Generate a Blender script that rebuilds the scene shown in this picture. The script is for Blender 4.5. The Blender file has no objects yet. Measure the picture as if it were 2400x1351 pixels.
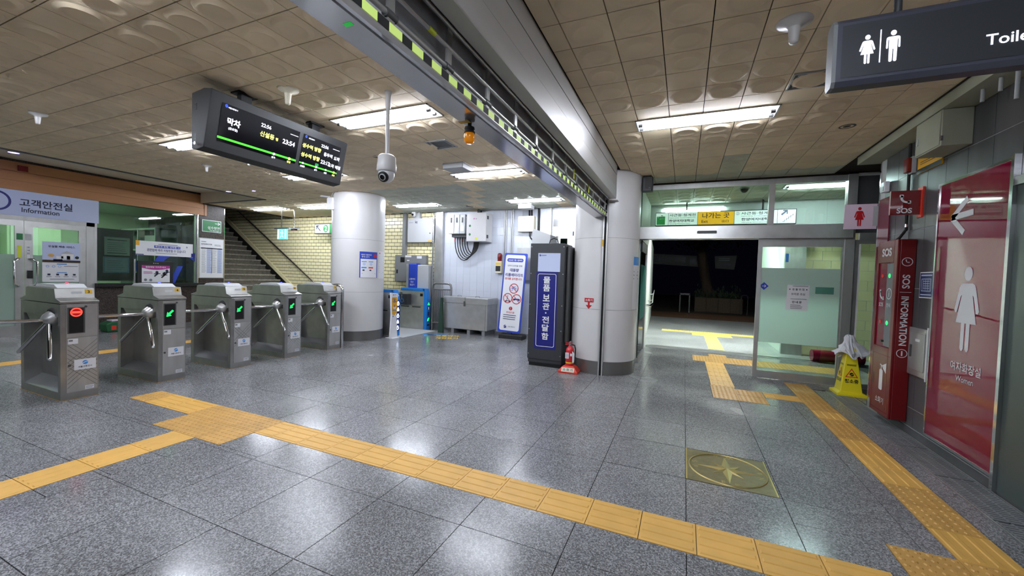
import bpy, math, random
from mathutils import Vector, Matrix
random.seed(7)
SC = bpy.context.scene
COL = SC.collection
# ------------------------------------------------------------------ camera, world, exposure
CAM_H = 1.45
F_PX, YAW, PITCH, ROLL = 939.34, -0.40465, -0.0304, 0.03254
def _axes():
    cy, sy = math.cos(YAW), math.sin(YAW)
    r = Vector((cy, -sy, 0)); f0 = Vector((sy, cy, 0)); u = Vector((0, 0, 1))
    f = f0*math.cos(PITCH) + u*math.sin(PITCH); u2 = u*math.cos(PITCH) - f0*math.sin(PITCH)
    return r*math.cos(ROLL) + u2*math.sin(ROLL), u2*math.cos(ROLL) - r*math.sin(ROLL), f
RT, UP, FW = _axes()
cd = bpy.data.cameras.new('camera'); cam = bpy.data.objects.new('camera', cd); COL.objects.link(cam)
cd.sensor_width = 36; cd.lens = F_PX/2400*36; cd.clip_start = 0.02; cd.clip_end = 200
cam.matrix_world = Matrix(((RT.x, UP.x, -FW.x, 0), (RT.y, UP.y, -FW.y, 0), (RT.z, UP.z, -FW.z, CAM_H), (0, 0, 0, 1)))
SC.camera = cam
w = bpy.data.worlds.new('night_sky'); SC.world = w; w.use_nodes = True
w.node_tree.nodes['Background'].inputs[0].default_value = (0.012, 0.013, 0.03, 1)
w.node_tree.nodes['Background'].inputs[1].default_value = 0.06
vs = SC.view_settings
vs.view_transform = 'Standard'; vs.look = 'None'; vs.gamma = 1; vs.use_curve_mapping = False
vs.exposure = 0.3
cy_ = SC.cycles
cy_.max_bounces = 5; cy_.diffuse_bounces = 3; cy_.glossy_bounces = 3; cy_.transmission_bounces = 4; cy_.transparent_max_bounces = 10
cy_.caustics_reflective = False; cy_.caustics_refractive = False; cy_.use_adaptive_sampling = True; cy_.adaptive_threshold = .06; cy_.use_light_tree = False; cy_.debug_use_spatial_splits = True; cy_.sample_clamp_indirect = 10
TUBE = 92.0          # emission of the fluorescent tubes
def size_px(p):      # apparent size rank: pixels per metre at a point, 0 when behind
    d = Vector(p) - Vector((0, 0, CAM_H)); z = d.dot(FW)
    if z < 0.2: return 0, None
    return F_PX/z, (1200 + F_PX*d.dot(RT)/z, 675.5 - F_PX*d.dot(UP)/z)
# ------------------------------------------------------------------ materials
def lin(c): return tuple(((x/255)/12.92 if x/255 <= .04045 else ((x/255+.055)/1.055)**2.4) for x in c)
MATS = {}
def mat(name, col, rough=.5, metal=0.0, emit=0, spec=.5, bump=0, bscale=200, vary=0, noise=0, nscale=20, rand=0, coat=0, ecol=None, stretch=None):
    if name in MATS: return MATS[name]
    m = bpy.data.materials.new(name); m.use_nodes = True; nt = m.node_tree; N = nt.nodes; L = nt.links
    b = N['Principled BSDF']; c = lin(col)
    b.inputs['Base Color'].default_value = (*c, 1); b.inputs['Roughness'].default_value = rough
    b.inputs['Metallic'].default_value = metal; b.inputs['Specular IOR Level'].default_value = spec
    b.inputs['Coat Weight'].default_value = coat
    if emit:
        b.inputs['Emission Color'].default_value = (*lin(ecol or col), 1); b.inputs['Emission Strength'].default_value = emit
    geo = None
    if bump or noise or stretch:
        geo = N.new('ShaderNodeNewGeometry'); vec = geo.outputs['Position']
        if stretch:
            mp = N.new('ShaderNodeMapping'); mp.inputs['Scale'].default_value = stretch
            L.new(vec, mp.inputs['Vector']); vec = mp.outputs['Vector']
    val = None
    if noise:
        n = N.new('ShaderNodeTexNoise'); n.inputs['Scale'].default_value = nscale; n.inputs['Detail'].default_value = 2
        L.new(vec, n.inputs['Vector'])
        mr = N.new('ShaderNodeMapRange'); mr.inputs[1].default_value = .3; mr.inputs[2].default_value = .7
        mr.inputs[3].default_value = 1-noise; mr.inputs[4].default_value = 1+noise
        L.new(n.outputs[0], mr.inputs[0]); val = mr.outputs[0]
    if rand:
        oi = N.new('ShaderNodeObjectInfo'); mr2 = N.new('ShaderNodeMapRange')
        mr2.inputs[3].default_value = 1-rand; mr2.inputs[4].default_value = 1+rand
        L.new(oi.outputs['Random'], mr2.inputs[0])
        if val:
            mm = N.new('ShaderNodeMath'); mm.operation = 'MULTIPLY'; L.new(val, mm.inputs[0]); L.new(mr2.outputs[0], mm.inputs[1]); val = mm.outputs[0]
        else: val = mr2.outputs[0]
    if val:
        vm = N.new('ShaderNodeVectorMath'); vm.operation = 'SCALE'; vm.inputs[0].default_value = c
        L.new(val, vm.inputs['Scale']); L.new(vm.outputs[0], b.inputs['Base Color'])
    if bump:
        n2 = N.new('ShaderNodeTexNoise'); n2.inputs['Scale'].default_value = bscale; n2.inputs['Detail'].default_value = 3
        L.new(vec, n2.inputs['Vector']); bp = N.new('ShaderNodeBump'); bp.inputs['Strength'].default_value = bump
        bp.inputs['Distance'].default_value = .004; L.new(n2.outputs[0], bp.inputs['Height']); L.new(bp.outputs[0], b.inputs['Normal'])
    MATS[name] = m; return m
def granite(name, cols, scale, rough=.16, rand=.1, stain=.12, ramp=(.22,.8), spec=.5):
    m = bpy.data.materials.new(name); m.use_nodes = True; nt = m.node_tree; N = nt.nodes; L = nt.links; b = N['Principled BSDF']
    b.inputs['Specular IOR Level'].default_value = spec
    geo = N.new('ShaderNodeNewGeometry')
    n = N.new('ShaderNodeTexNoise'); n.inputs['Scale'].default_value = scale; n.inputs['Detail'].default_value = 1; n.inputs['Roughness'].default_value = .7
    L.new(geo.outputs['Position'], n.inputs['Vector'])
    vo = N.new('ShaderNodeTexVoronoi'); vo.inputs['Scale'].default_value = scale*.85; L.new(geo.outputs['Position'], vo.inputs['Vector'])
    sx_ = N.new('ShaderNodeSeparateColor'); L.new(vo.outputs['Color'], sx_.inputs[0]); av = N.new('ShaderNodeMath'); av.operation = 'MULTIPLY_ADD'
    L.new(sx_.outputs[0], av.inputs[0]); av.inputs[1].default_value = .5; ad = N.new('ShaderNodeMath'); ad.operation = 'MULTIPLY'; L.new(n.outputs[0], ad.inputs[0]); ad.inputs[1].default_value = .5; L.new(ad.outputs[0], av.inputs[2])
    r = N.new('ShaderNodeValToRGB'); e = r.color_ramp.elements
    e[0].position = ramp[0]; e[0].color = (*lin(cols[0]), 1); e[1].position = ramp[1]; e[1].color = (*lin(cols[2]), 1)
    x = e.new(.5); x.color = (*lin(cols[1]), 1)
    L.new(av.outputs[0], r.inputs[0])
    n2 = N.new('ShaderNodeTexNoise'); n2.inputs['Scale'].default_value = 1.1; n2.inputs['Detail'].default_value = 2
    L.new(geo.outputs['Position'], n2.inputs['Vector'])
    mr = N.new('ShaderNodeMapRange'); mr.inputs[1].default_value = .3; mr.inputs[2].default_value = .7; mr.inputs[3].default_value = 1-stain; mr.inputs[4].default_value = 1+stain
    L.new(n2.outputs[0], mr.inputs[0])
    oi = N.new('ShaderNodeObjectInfo'); mr2 = N.new('ShaderNodeMapRange'); mr2.inputs[3].default_value = 1-rand; mr2.inputs[4].default_value = 1+rand
    L.new(oi.outputs['Random'], mr2.inputs[0])
    mm = N.new('ShaderNodeMath'); mm.operation = 'MULTIPLY'; L.new(mr.outputs[0], mm.inputs[0]); L.new(mr2.outputs[0], mm.inputs[1])
    vm = N.new('ShaderNodeVectorMath'); vm.operation = 'SCALE'; L.new(r.outputs[0], vm.inputs[0]); L.new(mm.outputs[0], vm.inputs['Scale'])
    L.new(vm.outputs[0], b.inputs['Base Color'])
    rr = N.new('ShaderNodeMapRange'); rr.inputs[1].default_value = .3; rr.inputs[2].default_value = .7; rr.inputs[3].default_value = rough*.7; rr.inputs[4].default_value = rough*1.5
    L.new(n2.outputs[0], rr.inputs[0]); L.new(rr.outputs[0], b.inputs['Roughness'])
    MATS[name] = m; return m
def glass(name, tint=(225, 240, 232), refl=.12, frost=0.0, fcol=(220, 238, 230)):
    m = bpy.data.materials.new(name); m.use_nodes = True; nt = m.node_tree; N = nt.nodes; L = nt.links
    N.remove(N['Principled BSDF']); out = N['Material Output']
    tr = N.new('ShaderNodeBsdfTransparent'); tr.inputs[0].default_value = (*lin(tint), 1)
    gl = N.new('ShaderNodeBsdfGlossy'); gl.inputs['Roughness'].default_value = .02
    fr = N.new('ShaderNodeFresnel'); fr.inputs[0].default_value = 1.5
    mx = N.new('ShaderNodeMixShader'); L.new(fr.outputs[0], mx.inputs[0]); L.new(tr.outputs[0], mx.inputs[1]); L.new(gl.outputs[0], mx.inputs[2])
    last = mx
    if frost:
        d = N.new('ShaderNodeBsdfDiffuse'); d.inputs[0].default_value = (*lin(fcol), 1)
        tl = N.new('ShaderNodeBsdfTranslucent'); tl.inputs[0].default_value = (*lin(fcol), 1)
        md = N.new('ShaderNodeMixShader'); md.inputs[0].default_value = .62; L.new(d.outputs[0], md.inputs[1]); L.new(tl.outputs[0], md.inputs[2])
        m2 = N.new('ShaderNodeMixShader'); m2.inputs[0].default_value = frost; L.new(mx.outputs[0], m2.inputs[1]); L.new(md.outputs[0], m2.inputs[2]); last = m2
    L.new(last.outputs[0], out.inputs['Surface'])
    MATS[name] = m; return m
granite('floor_granite', [(78, 78, 80), (124, 124, 126), (180, 180, 182)], 185, .19, .07, ramp=(.2,.8), spec=.36)
granite('pave_granite', [(118, 120, 122), (150, 151, 152), (182, 183, 184)], 120, .45, .05)
granite('wall_granite', [(34, 27, 25), (62, 53, 49), (96, 86, 80)], 120, .35, .06, spec=.3)
granite('step_stone', [(120, 116, 106), (150, 146, 134), (180, 175, 162)], 60, .6, .1, .25)
mat('joint_dark', (30, 30, 31), .9); mat('ceiling_joint', (44, 34, 26), .95)
mat('ceiling_tile', (246, 228, 196), .6, noise=.07, nscale=3, rand=.05, spec=.2)
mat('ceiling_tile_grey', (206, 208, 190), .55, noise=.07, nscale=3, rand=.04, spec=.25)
mat('ceiling_cream', (226, 218, 196), .6, noise=.05, nscale=4)
mat('soffit_band', (172, 174, 154), .5, noise=.06, nscale=4)
mat('steel', (196, 196, 194), .3, .72, noise=.08, nscale=6)
mat('steel_polish', (200, 201, 204), .13, .8, noise=.03, nscale=4)
mat('steel_satin', (188, 188, 186), .4, .65, noise=.1, nscale=9, stretch=(1, 1, .15))
mat('steel_dark', (92, 92, 92), .45, .5)
mat('steel_plinth', (132, 130, 128), .3, .7); mat('door_green', (92, 102, 98), .3, .35); mat('beam_steel', (186, 184, 182), .42, .6, noise=.08, nscale=5, stretch=(1, .2, 1)); mat('housing_grey', (222, 222, 226), .5, noise=.06, nscale=3); mat('grate_steel', (150, 152, 154), .5, .4, noise=.12, nscale=10); mat('step_riser_shade', (104, 100, 90), .7, noise=.2, nscale=14); mat('banner_cloth', (84, 84, 86), .9); mat('sealant', (150, 124, 84), .8)
mat('steel_body', (166, 166, 163), .3, .82, noise=.09, nscale=8)
mat('chrome', (215, 215, 218), .1, 1)
mat('white_panel', (215, 213, 212), .3, noise=.02, nscale=4)
mat('white_tile', (213, 218, 229), .2, rand=.02)
mat('white_grout', (204, 206, 212), .8)
mat('yellow_brick', (250, 240, 192), .25, rand=.05)
mat('brick_joint', (40, 34, 28), .9)
mat('wall_tile', (84, 84, 86), .3, noise=.25, nscale=5, rand=.05, stretch=(1, 1, .12))
mat('wall_grout', (214, 214, 214), .8)
mat('white_wall', (226, 232, 226), .6)
mat('tactile', (226, 176, 88), .5, noise=.06, nscale=8, rand=.05)
mat('tactile_dots', (202, 156, 82), .5, noise=.1, nscale=8, rand=.06)
mat('tactile_pale', (236, 206, 118), .55, rand=.03)
mat('brass', (138, 128, 94), .4, .7, noise=.15, nscale=20)
mat('brass_hi', (206, 186, 126), .28, .9)
mat('white', (235, 235, 238), .4); mat('paper', (232, 232, 236), .6); mat('black', (12, 12, 13), .4); mat('black_matte', (16, 15, 17), .8)
mat('dark_grey', (52, 54, 58), .45); mat('sign_grey', (70, 72, 84), .4); mat('mid_grey', (128, 130, 132), .5); mat('light_grey', (186, 188, 190), .5)
mat('board_grey', (28, 28, 30), .55); mat('screen_black', (7, 7, 12), .15, emit=.012, ecol=(20, 20, 60))
mat('rubber', (24, 24, 25), .7)
mat('red', (188, 20, 30), .35); mat('sos_red', (116, 12, 18), .3, coat=.2); mat('ext_red', (206, 30, 40), .3, coat=.4); mat('orange_red', (226, 62, 42), .45)
mat('women_red', (132, 6, 50), .03, spec=.45); mat('pink_panel', (122, 24, 48), .1)
mat('pale_pink', (226, 204, 220), .4)
mat('blue', (36, 66, 180), .4); mat('navy', (22, 28, 120), .35); mat('gate_blue', (28, 128, 216), .35); mat('sky_blue', (70, 150, 225), .4); mat('pale_blue', (196, 206, 236), .5); mat('ink', (30, 34, 66), .5); mat('plan_blue', (34, 48, 100), .35)
mat('yellow', (240, 200, 50), .45); mat('sign_yellow', (240, 178, 36), .45); mat('cone_yellow', (246, 226, 36), .4); mat('label_yellow', (214, 170, 40), .5)
mat('green', (36, 122, 68), .45); mat('bag_green', (24, 90, 50), .6); mat('post_green', (30, 60, 46), .6); mat('reflect_green', (46, 206, 84), .5, emit=.35)
mat('hazard_yellow_glow', (206, 232, 126), .55, emit=.25); mat('hazard_black', (20, 20, 20), .7); mat('lime', (216, 226, 60), .5)  # yellow hazard stripes have brightness put in as a faint glow
mat('wood', (178, 124, 80), .45, noise=.08, nscale=10, stretch=(1, .1, 1))
mat('wood_dark', (140, 94, 58), .5)
mat('plum', (176, 52, 140), .4); mat('grey_text', (120, 124, 136), .6); mat('amber', (226, 140, 12), .1, emit=.12, ecol=(255, 140, 0))
mat('room_wall', (208, 222, 198), .7); mat('room_grey', (120, 138, 128), .6)
mat('bark', (58, 45, 36), .9, noise=.3, nscale=14, bump=.5, bscale=30); mat('leaf', (30, 44, 24), .8); mat('soil_stone', (74, 61, 50), .9, noise=.2, nscale=20)
mat('paver', (112, 78, 54), .8, rand=.14, noise=.12, nscale=12)
mat('bag_white', (236, 236, 242), .45)
def emis(name, col, s): return mat(name, col, .4, emit=s)
emis('tube', (236, 242, 255), TUBE); emis('led_red', (150, 0, 8), .7); emis('led_red_hot', (255, 60, 46), 2.2); emis('led_green', (24, 240, 84), 2.4); emis('led_blue', (50, 60, 255), 5); emis('led_red_dome', (255, 30, 60), 4)
emis('scr_white', (240, 240, 255), 1.6); emis('scr_yellow', (240, 240, 110), 1.5); emis('scr_green', (70, 225, 45), 1.1); emis('scr_blue', (40, 70, 255), 1.5)
emis('exit_teal', (90, 235, 225), 1.6); emis('lit_white', (235, 240, 255), 1.1); emis('downlight', (140, 120, 255), 14); emis('gate_white', (225, 240, 255), 2.2)
emis('sign_lit_white', (226, 234, 232), .75); emis('sign_lit_yellow', (240, 176, 30), .75); emis('sign_lit_green', (30, 130, 60), .6); emis('dim_tube', (240, 250, 255), 60)
emis('room_lamp', (240, 255, 236), 45); emis('canopy_tube', (244, 255, 250), 330)
glass('clear_glass'); glass('frost_glass', frost=.96, fcol=(232, 246, 242)); glass('teal_glass', frost=.55, fcol=(120, 190, 180)); glass('office_glass', tint=(214, 232, 220)); glass('bag_film', frost=.85, fcol=(240, 240, 246))
glass('dark_glass', tint=(90, 110, 98))
for _m in MATS.values():   # faint glowing prints and LEDs need no light sampling of their own
    if _m.name not in ('tube', 'room_lamp', 'canopy_tube', 'dim_tube', 'downlight'): _m.cycles.emission_sampling = 'NONE'
# ------------------------------------------------------------------ mesh builder
LOCS = {}
class MB:
    def __init__(s): s.v = []; s.f = []; s.m = []; s.cur = 0; s.sm = []; s.smooth = False
    def add(s, vs_, fs):
        o = len(s.v); s.v += [tuple(p) for p in vs_]
        for f in fs: s.f.append(tuple(i+o for i in f)); s.m.append(s.cur); s.sm.append(s.smooth)
        return s
    def box(s, x0, x1, y0, y1, z0, z1):
        return s.add([(x0,y0,z0),(x1,y0,z0),(x1,y1,z0),(x0,y1,z0),(x0,y0,z1),(x1,y0,z1),(x1,y1,z1),(x0,y1,z1)],
            [(0,3,2,1),(4,5,6,7),(0,1,5,4),(1,2,6,5),(2,3,7,6),(3,0,4,7)])
    def bbox(s, x0, x1, y0, y1, z0, z1, b):
        """box with chamfered vertical and top edges"""
        p = [(x0+b,y0),(x1-b,y0),(x1,y0+b),(x1,y1-b),(x1-b,y1),(x0+b,y1),(x0,y1-b),(x0,y0+b)]
        cx, cy = (x0+x1)/2, (y0+y1)/2; n = 8
        q = [(cx+(x-cx)*(1-2*b/(x1-x0)), cy+(y-cy)*(1-2*b/(y1-y0))) for x, y in p]
        V = [(x,y,z0) for x,y in p]+[(x,y,z1-b) for x,y in p]+[(x,y,z1) for x,y in q]
        Fs = [tuple(range(n))[::-1], tuple(range(2*n,3*n))]
        for k in (0, n):
            for i in range(n): Fs.append((k+i, k+(i+1)%n, k+n+(i+1)%n, k+n+i))
        return s.add(V, Fs)
    def prism(s, poly, axis, a, b):
        """poly: 2D points; axis 'x': (y,z) extruded in x, 'y': (x,z), 'z': (x,y)"""
        def P(p, t): return {'x': (t,p[0],p[1]), 'y': (p[0],t,p[1]), 'z': (p[0],p[1],t)}[axis]
        n = len(poly)
        return s.add([P(p,a) for p in poly]+[P(p,b) for p in poly], [tuple(range(n)), tuple(range(2*n-1,n-1,-1))]+[(i,n+i,n+(i+1)%n,(i+1)%n) for i in range(n)])
    def tube(s, pts, r, n=10, closed=False, cap=True):
        pts = [Vector(p) for p in pts]; rings = []; up = None; sm = s.smooth; s.smooth = True
        m = len(pts)
        for i, p in enumerate(pts):
            if closed: t = (pts[(i+1)%m]-pts[i-1]).normalized()
            else: t = ((pts[min(i+1,m-1)]-p).normalized()+(p-pts[max(i-1,0)]).normalized()).normalized()
            if up is None: up = Vector((0,0,1)) if abs(t.z) < .9 else Vector((1,0,0))
            a = t.cross(up).normalized(); b = a.cross(t).normalized(); up = b
            rr = r[i] if isinstance(r, (list, tuple)) else r
            rings.append([p+(a*math.cos(k*2*math.pi/n)+b*math.sin(k*2*math.pi/n))*rr for k in range(n)])
        V = [q for g in rings for q in g]; Fs = []
        for i in range(m if closed else m-1):
            j = (i+1) % m
            for k in range(n): Fs.append((i*n+k, i*n+(k+1)%n, j*n+(k+1)%n, j*n+k))
        s.add(V, Fs); s.smooth = False
        if cap and not closed: s.add(rings[0], [tuple(range(n))[::-1]]); s.add(rings[-1], [tuple(range(n))])
        s.smooth = sm; return s
    def lathe(s, prof, c, n=24, axis='z', a0=0, a1=2*math.pi):
        full = abs(a1-a0-2*math.pi) < 1e-6; k = n if full else n+1; V = []; sm = s.smooth
        for r, z in prof:
            for i in range(k):
                a = a0+(a1-a0)*i/n; p = (r*math.cos(a), r*math.sin(a), z)
                if axis == 'x': p = (p[2], p[0], p[1])
                if axis == 'y': p = (p[0], p[2], p[1])
                V.append((c[0]+p[0], c[1]+p[1], c[2]+p[2]))
        Fs = []
        for j in range(len(prof)-1):
            for i in range(n if full else n):
                i2 = (i+1) % k if full else i+1
                Fs.append((j*k+i, j*k+i2, (j+1)*k+i2, (j+1)*k+i))
        s.smooth = True; s.add(V, Fs); s.smooth = sm
        return s
    def quad(s, a, b, c, d): return s.add([a, b, c, d], [(0,1,2,3)])
    def mesh(s, name, mats, off=(0,0,0)):
        me = bpy.data.meshes.new(name); me.from_pydata([(x-off[0], y-off[1], z-off[2]) for x, y, z in s.v], [], s.f)
        for m in (mats if isinstance(mats, (list, tuple)) else [mats]): me.materials.append(MATS[m])
        me.polygons.foreach_set('material_index', s.m); me.polygons.foreach_set('use_smooth', s.sm)
        me.update(); return me
    def build(s, name, mats, parent=None, bevel=0, label=None):
        if parent is None:
            xs = [p[0] for p in s.v]; ys = [p[1] for p in s.v]; zs = [p[2] for p in s.v]
            off = ((min(xs)+max(xs))/2, (min(ys)+max(ys))/2, min(zs))
        else: off = LOCS[parent.name]
        o = bpy.data.objects.new(name, s.mesh(name, mats, off)); COL.objects.link(o)
        LOCS[o.name] = off
        if parent is None: o.location = off
        else: o.parent = parent
        if bevel:
            md = o.modifiers.new('bevel', 'BEVEL'); md.width = bevel; md.segments = 2; md.limit_method = 'ANGLE'
        if label: o['label'] = label
        return o
def tag(o, label, cat, group=None):
    o['label'] = label; o['category'] = cat
    if group: o['group'] = group
    return o
def struct(o): o['kind'] = 'structure'; return o
def thing(name, label, cat, loc, group=None):
    o = bpy.data.objects.new(name, None); COL.objects.link(o); o.location = loc; o.empty_display_size = .1
    LOCS[o.name] = tuple(loc); return tag(o, label, cat, group)
def inst(name, mesh, parent, loc, kind=None):   # object sharing mesh data, loc in world coordinates
    o = bpy.data.objects.new(name, mesh); COL.objects.link(o); o.parent = parent; b = LOCS[parent.name]
    o.location = (loc[0]-b[0], loc[1]-b[1], loc[2]-b[2]); return o
def copy_tree(o, loc, label):
    r = o.copy(); COL.objects.link(r); r.location = loc; r['label'] = label; LOCS[r.name] = tuple(loc)
    for ch in list(o.children):
        c = ch.copy(); COL.objects.link(c); c.parent = r
        for g in ch.children:
            d = g.copy(); COL.objects.link(d); d.parent = c
    return r
# ------------------------------------------------------------------ flat graphics
_tc = {}
def text_geo(s, bold=0):
    k = (s, bold)
    if k in _tc: return _tc[k]
    cu = bpy.data.curves.new('t', 'FONT'); cu.body = s; cu.offset = bold; cu.resolution_u = 3
    o = bpy.data.objects.new('t', cu)
    me = bpy.data.meshes.new_from_object(o)
    V = [(v.co.x, v.co.y) for v in me.vertices]; Fs = [tuple(p.vertices) for p in me.polygons]
    bpy.data.objects.remove(o); bpy.data.curves.remove(cu); bpy.data.meshes.remove(me)
    _tc[k] = (V, Fs); return _tc[k]
class G:
    def __init__(s, O, U, V, step=.0015):
        s.O = Vector(O); s.U = Vector(U).normalized(); s.V = Vector(V).normalized(); s.N = s.U.cross(s.V); s.mb = MB(); s.mats = []; s.step = step; s.k = 1
    def P(s, x, y): return s.O+s.U*x+s.V*y+s.N*s.step*s.k
    def _m(s, m):
        if m not in s.mats: s.mats.append(m)
        s.mb.cur = s.mats.index(m)
    def lay(s, k): s.k = k; return s
    def poly(s, pts, m): s._m(m); s.mb.add([s.P(*p) for p in pts], [tuple(range(len(pts)))]); return s
    def rect(s, x0, y0, x1, y1, m): return s.poly([(x0,y0),(x1,y0),(x1,y1),(x0,y1)], m)
    def disc(s, cx, cy, r, m, n=20, ry=None): return s.poly([(cx+r*math.cos(i*2*math.pi/n), cy+(ry or r)*math.sin(i*2*math.pi/n)) for i in range(n)], m)
    def ring(s, cx, cy, r0, r1, m, n=28, sy=1):
        s._m(m); V = []
        for i in range(n):
            a = i*2*math.pi/n; V += [s.P(cx+r0*math.cos(a), cy+sy*r0*math.sin(a)), s.P(cx+r1*math.cos(a), cy+sy*r1*math.sin(a))]
        s.mb.add(V, [(2*i, 2*i+1, (2*i+3) % (2*n), (2*i+2) % (2*n)) for i in range(n)]); return s
    def rr(s, x0, y0, x1, y1, r, m, n=5):
        pts = []
        for cx, cy, a in ((x1-r,y0+r,-90),(x1-r,y1-r,0),(x0+r,y1-r,90),(x0+r,y0+r,180)):
            pts += [(cx+r*math.cos(math.radians(a+90*i/n)), cy+r*math.sin(math.radians(a+90*i/n))) for i in range(n+1)]
        return s.poly(pts, m)
    def line(s, x0, y0, x1, y1, w, m):
        d = Vector((x1-x0, y1-y0)).normalized(); nx, ny = -d.y*w/2, d.x*w/2
        return s.poly([(x0+nx,y0+ny),(x0-nx,y0-ny),(x1-nx,y1-ny),(x1+nx,y1+ny)], m)
    def frame(s, x0, y0, x1, y1, t, m): return s.rect(x0,y0,x1,y0+t,m).rect(x0,y1-t,x1,y1,m).rect(x0,y0+t,x0+t,y1-t,m).rect(x1-t,y0+t,x1,y1-t,m)
    def text(s, t, cx, cy, m, h=None, w=None, bold=.012, al='c', rot=0):
        V, Fs = text_geo(t, bold)
        x0 = min(v[0] for v in V); x1 = max(v[0] for v in V); y0 = min(v[1] for v in V); y1 = max(v[1] for v in V)
        sy = h/(y1-y0) if h else None; sx = w/(x1-x0) if w else None
        sx = sx or sy; sy = sy or sx; xr = {'c': (x0+x1)/2, 'l': x0, 'r': x1}[al]; ym = (y0+y1)/2; c, q = math.cos(rot), math.sin(rot)
        s._m(m); s.mb.add([s.P(cx+((x-xr)*sx*c-(y-ym)*sy*q), cy+((x-xr)*sx*q+(y-ym)*sy*c)) for x, y in V], Fs); return s
    def bars(s, x0, y1, x1, y0, n, m, t=.35, rag=.3):   # unreadable small print as thin strips
        h = (y1-y0)/n
        for i in range(n):
            yy = y1-(i+.5)*h; s.rect(x0, yy-h*t/2, x1-random.random()*rag*(x1-x0), yy+h*t/2, m)
        return s
    def swirl(s, cx, cy, r, m='sky_blue', bg='white'):   # round blue emblem with a white wave
        k = s.k; s.disc(cx, cy, r, m); s.lay(k+1)
        s.poly([(cx+r*math.cos(a)*.98, cy+r*.18+r*.34*math.sin(1.6*a)) for a in [2.9-.29*i for i in range(11)]]+[(cx+r*math.cos(a)*.98, cy-r*.12+r*.34*math.sin(1.6*a)) for a in [.0+.29*i for i in range(11)]], bg); s.lay(k); return s
    def build(s, name, parent, label=None): return s.mb.build(name, s.mats, parent, label=label)
XP = ((0,1,0), (0,0,1))     # faces +x
XM = ((0,-1,0), (0,0,1))    # faces -x
YM = ((1,0,0), (0,0,1))     # faces -y
ZU = ((1,0,0), (0,1,0))     # faces up
def woman(g, cx, y0, h, m):
    w = h*.36; k = h
    g.disc(cx, y0+.915*k, .075*k, m, ry=.085*k)
    L = [(.075,.80),(.13,.785),(.155,.74),(.225,.47),(.20,.445),(.17,.46),(.115,.66),(.105,.66),(.19,.33),(.075,.33),(.075,.03),(.06,.0),(.03,.0),(.014,.03),(.014,.33)]
    pts = [(cx+x*k, y0+y*k) for x, y in L]+[(cx-x*k, y0+y*k) for x, y in reversed(L)]
    # build as convex pieces so faces triangulate cleanly
    for sgn in (1, -1):
        q = lambda *P: [(cx+sgn*x*k, y0+y*k) for x, y in P]
        g.poly(q((.0,.80),(.085,.80),(.125,.785),(.148,.75),(.105,.66),(.0,.66)), m)
        g.poly(q((.105,.66),(.148,.75),(.225,.48),(.205,.45),(.175,.455),(.118,.64)), m)
        g.poly(q((.0,.66),(.098,.66),(.185,.33),(.0,.33)), m)
        g.poly(q((.014,.33),(.08,.33),(.08,.03),(.06,.0),(.032,.0),(.014,.03)), m)
    return g
def man(g, cx, y0, h, m):
    k = h; g.disc(cx, y0+.915*k, .075*k, m, ry=.085*k)
    for sgn in (1, -1):
        q = lambda *P: [(cx+sgn*x*k, y0+y*k) for x, y in P]
        g.poly(q((.0,.80),(.12,.80),(.16,.78),(.175,.74),(.11,.70),(.0,.70)), m)
        g.poly(q((.128,.71),(.175,.74),(.18,.45),(.165,.43),(.145,.43),(.13,.45)), m)
        g.poly(q((.0,.70),(.11,.70),(.105,.40),(.0,.40)), m)
        g.poly(q((.012,.40),(.105,.40),(.1,.03),(.08,.0),(.04,.0),(.015,.03)), m)
    return g
def phone(g, cx, cy, r, m):   # telephone handset
    a = [math.radians(x) for x in range(150, 301, 15)]
    out = [(cx+r*.35+r*1.05*math.cos(t), cy+r*.35+r*1.05*math.sin(t)) for t in a]; inn = [(cx+r*.35+r*.68*math.cos(t), cy+r*.35+r*.68*math.sin(t)) for t in reversed(a)]
    for i in range(len(a)-1): g.poly([out[i], out[i+1], inn[-2-i], inn[-1-i]], m)
    g.rr(cx-r*.85, cy+r*.45, cx-r*.2, cy+r*1.0, r*.15, m); g.rr(cx+r*.45, cy-r*.85, cx+r*1.0, cy-r*.2, r*.15, m); return g
def subtract(rects, ex):
    out = []
    for r in rects:
        x0,x1,y0,y1 = r; a,b,c,d = ex
        if a >= x1-1e-4 or b <= x0+1e-4 or c >= y1-1e-4 or d <= y0+1e-4: out.append(r); continue
        if c > y0+.004: out.append((x0,x1,y0,c))
        if d < y1-.004: out.append((x0,x1,d,y1))
        m0, m1 = max(y0,c), min(y1,d)
        if a > x0+.004: out.append((x0,a,m0,m1))
        if b < x1-.004: out.append((b,x1,m0,m1))
    return out
# ================================================================== SETTING
HC = 3.07; YW = 8.98; XW = 2.13; YD = 7.2; XO = -11.6
def lay(parent, name, items, mats, limit=300, margin=500):
    ranked = []
    for t, loc in items:
        r, q = size_px(loc)
        if q is None: continue
        inside = -20 < q[0] < 2420 and -20 < q[1] < 1371
        if not (-margin < q[0] < 2400+margin and -margin < q[1] < 1351+margin): continue
        ranked.append((r if inside else r*1e-4, t, loc))
    ranked.sort(key=lambda a: -a[0]); cache = {}; rest = MB()
    for i, (r, t, loc) in enumerate(ranked):
        if i < limit and r > 1:
            k = id(t)
            if k not in cache: cache[k] = t.mesh(name, mats)
            inst(name, cache[k], parent, loc)
        else:
            o = len(rest.v); rest.v += [(x+loc[0], y+loc[1], z+loc[2]) for x, y, z in t.v]
            rest.f += [tuple(j+o for j in f) for f in t.f]; rest.m += t.m; rest.sm += t.sm
    if rest.v:
        o = rest.build(name, mats, parent); o['kind'] = 'stuff'
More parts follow.
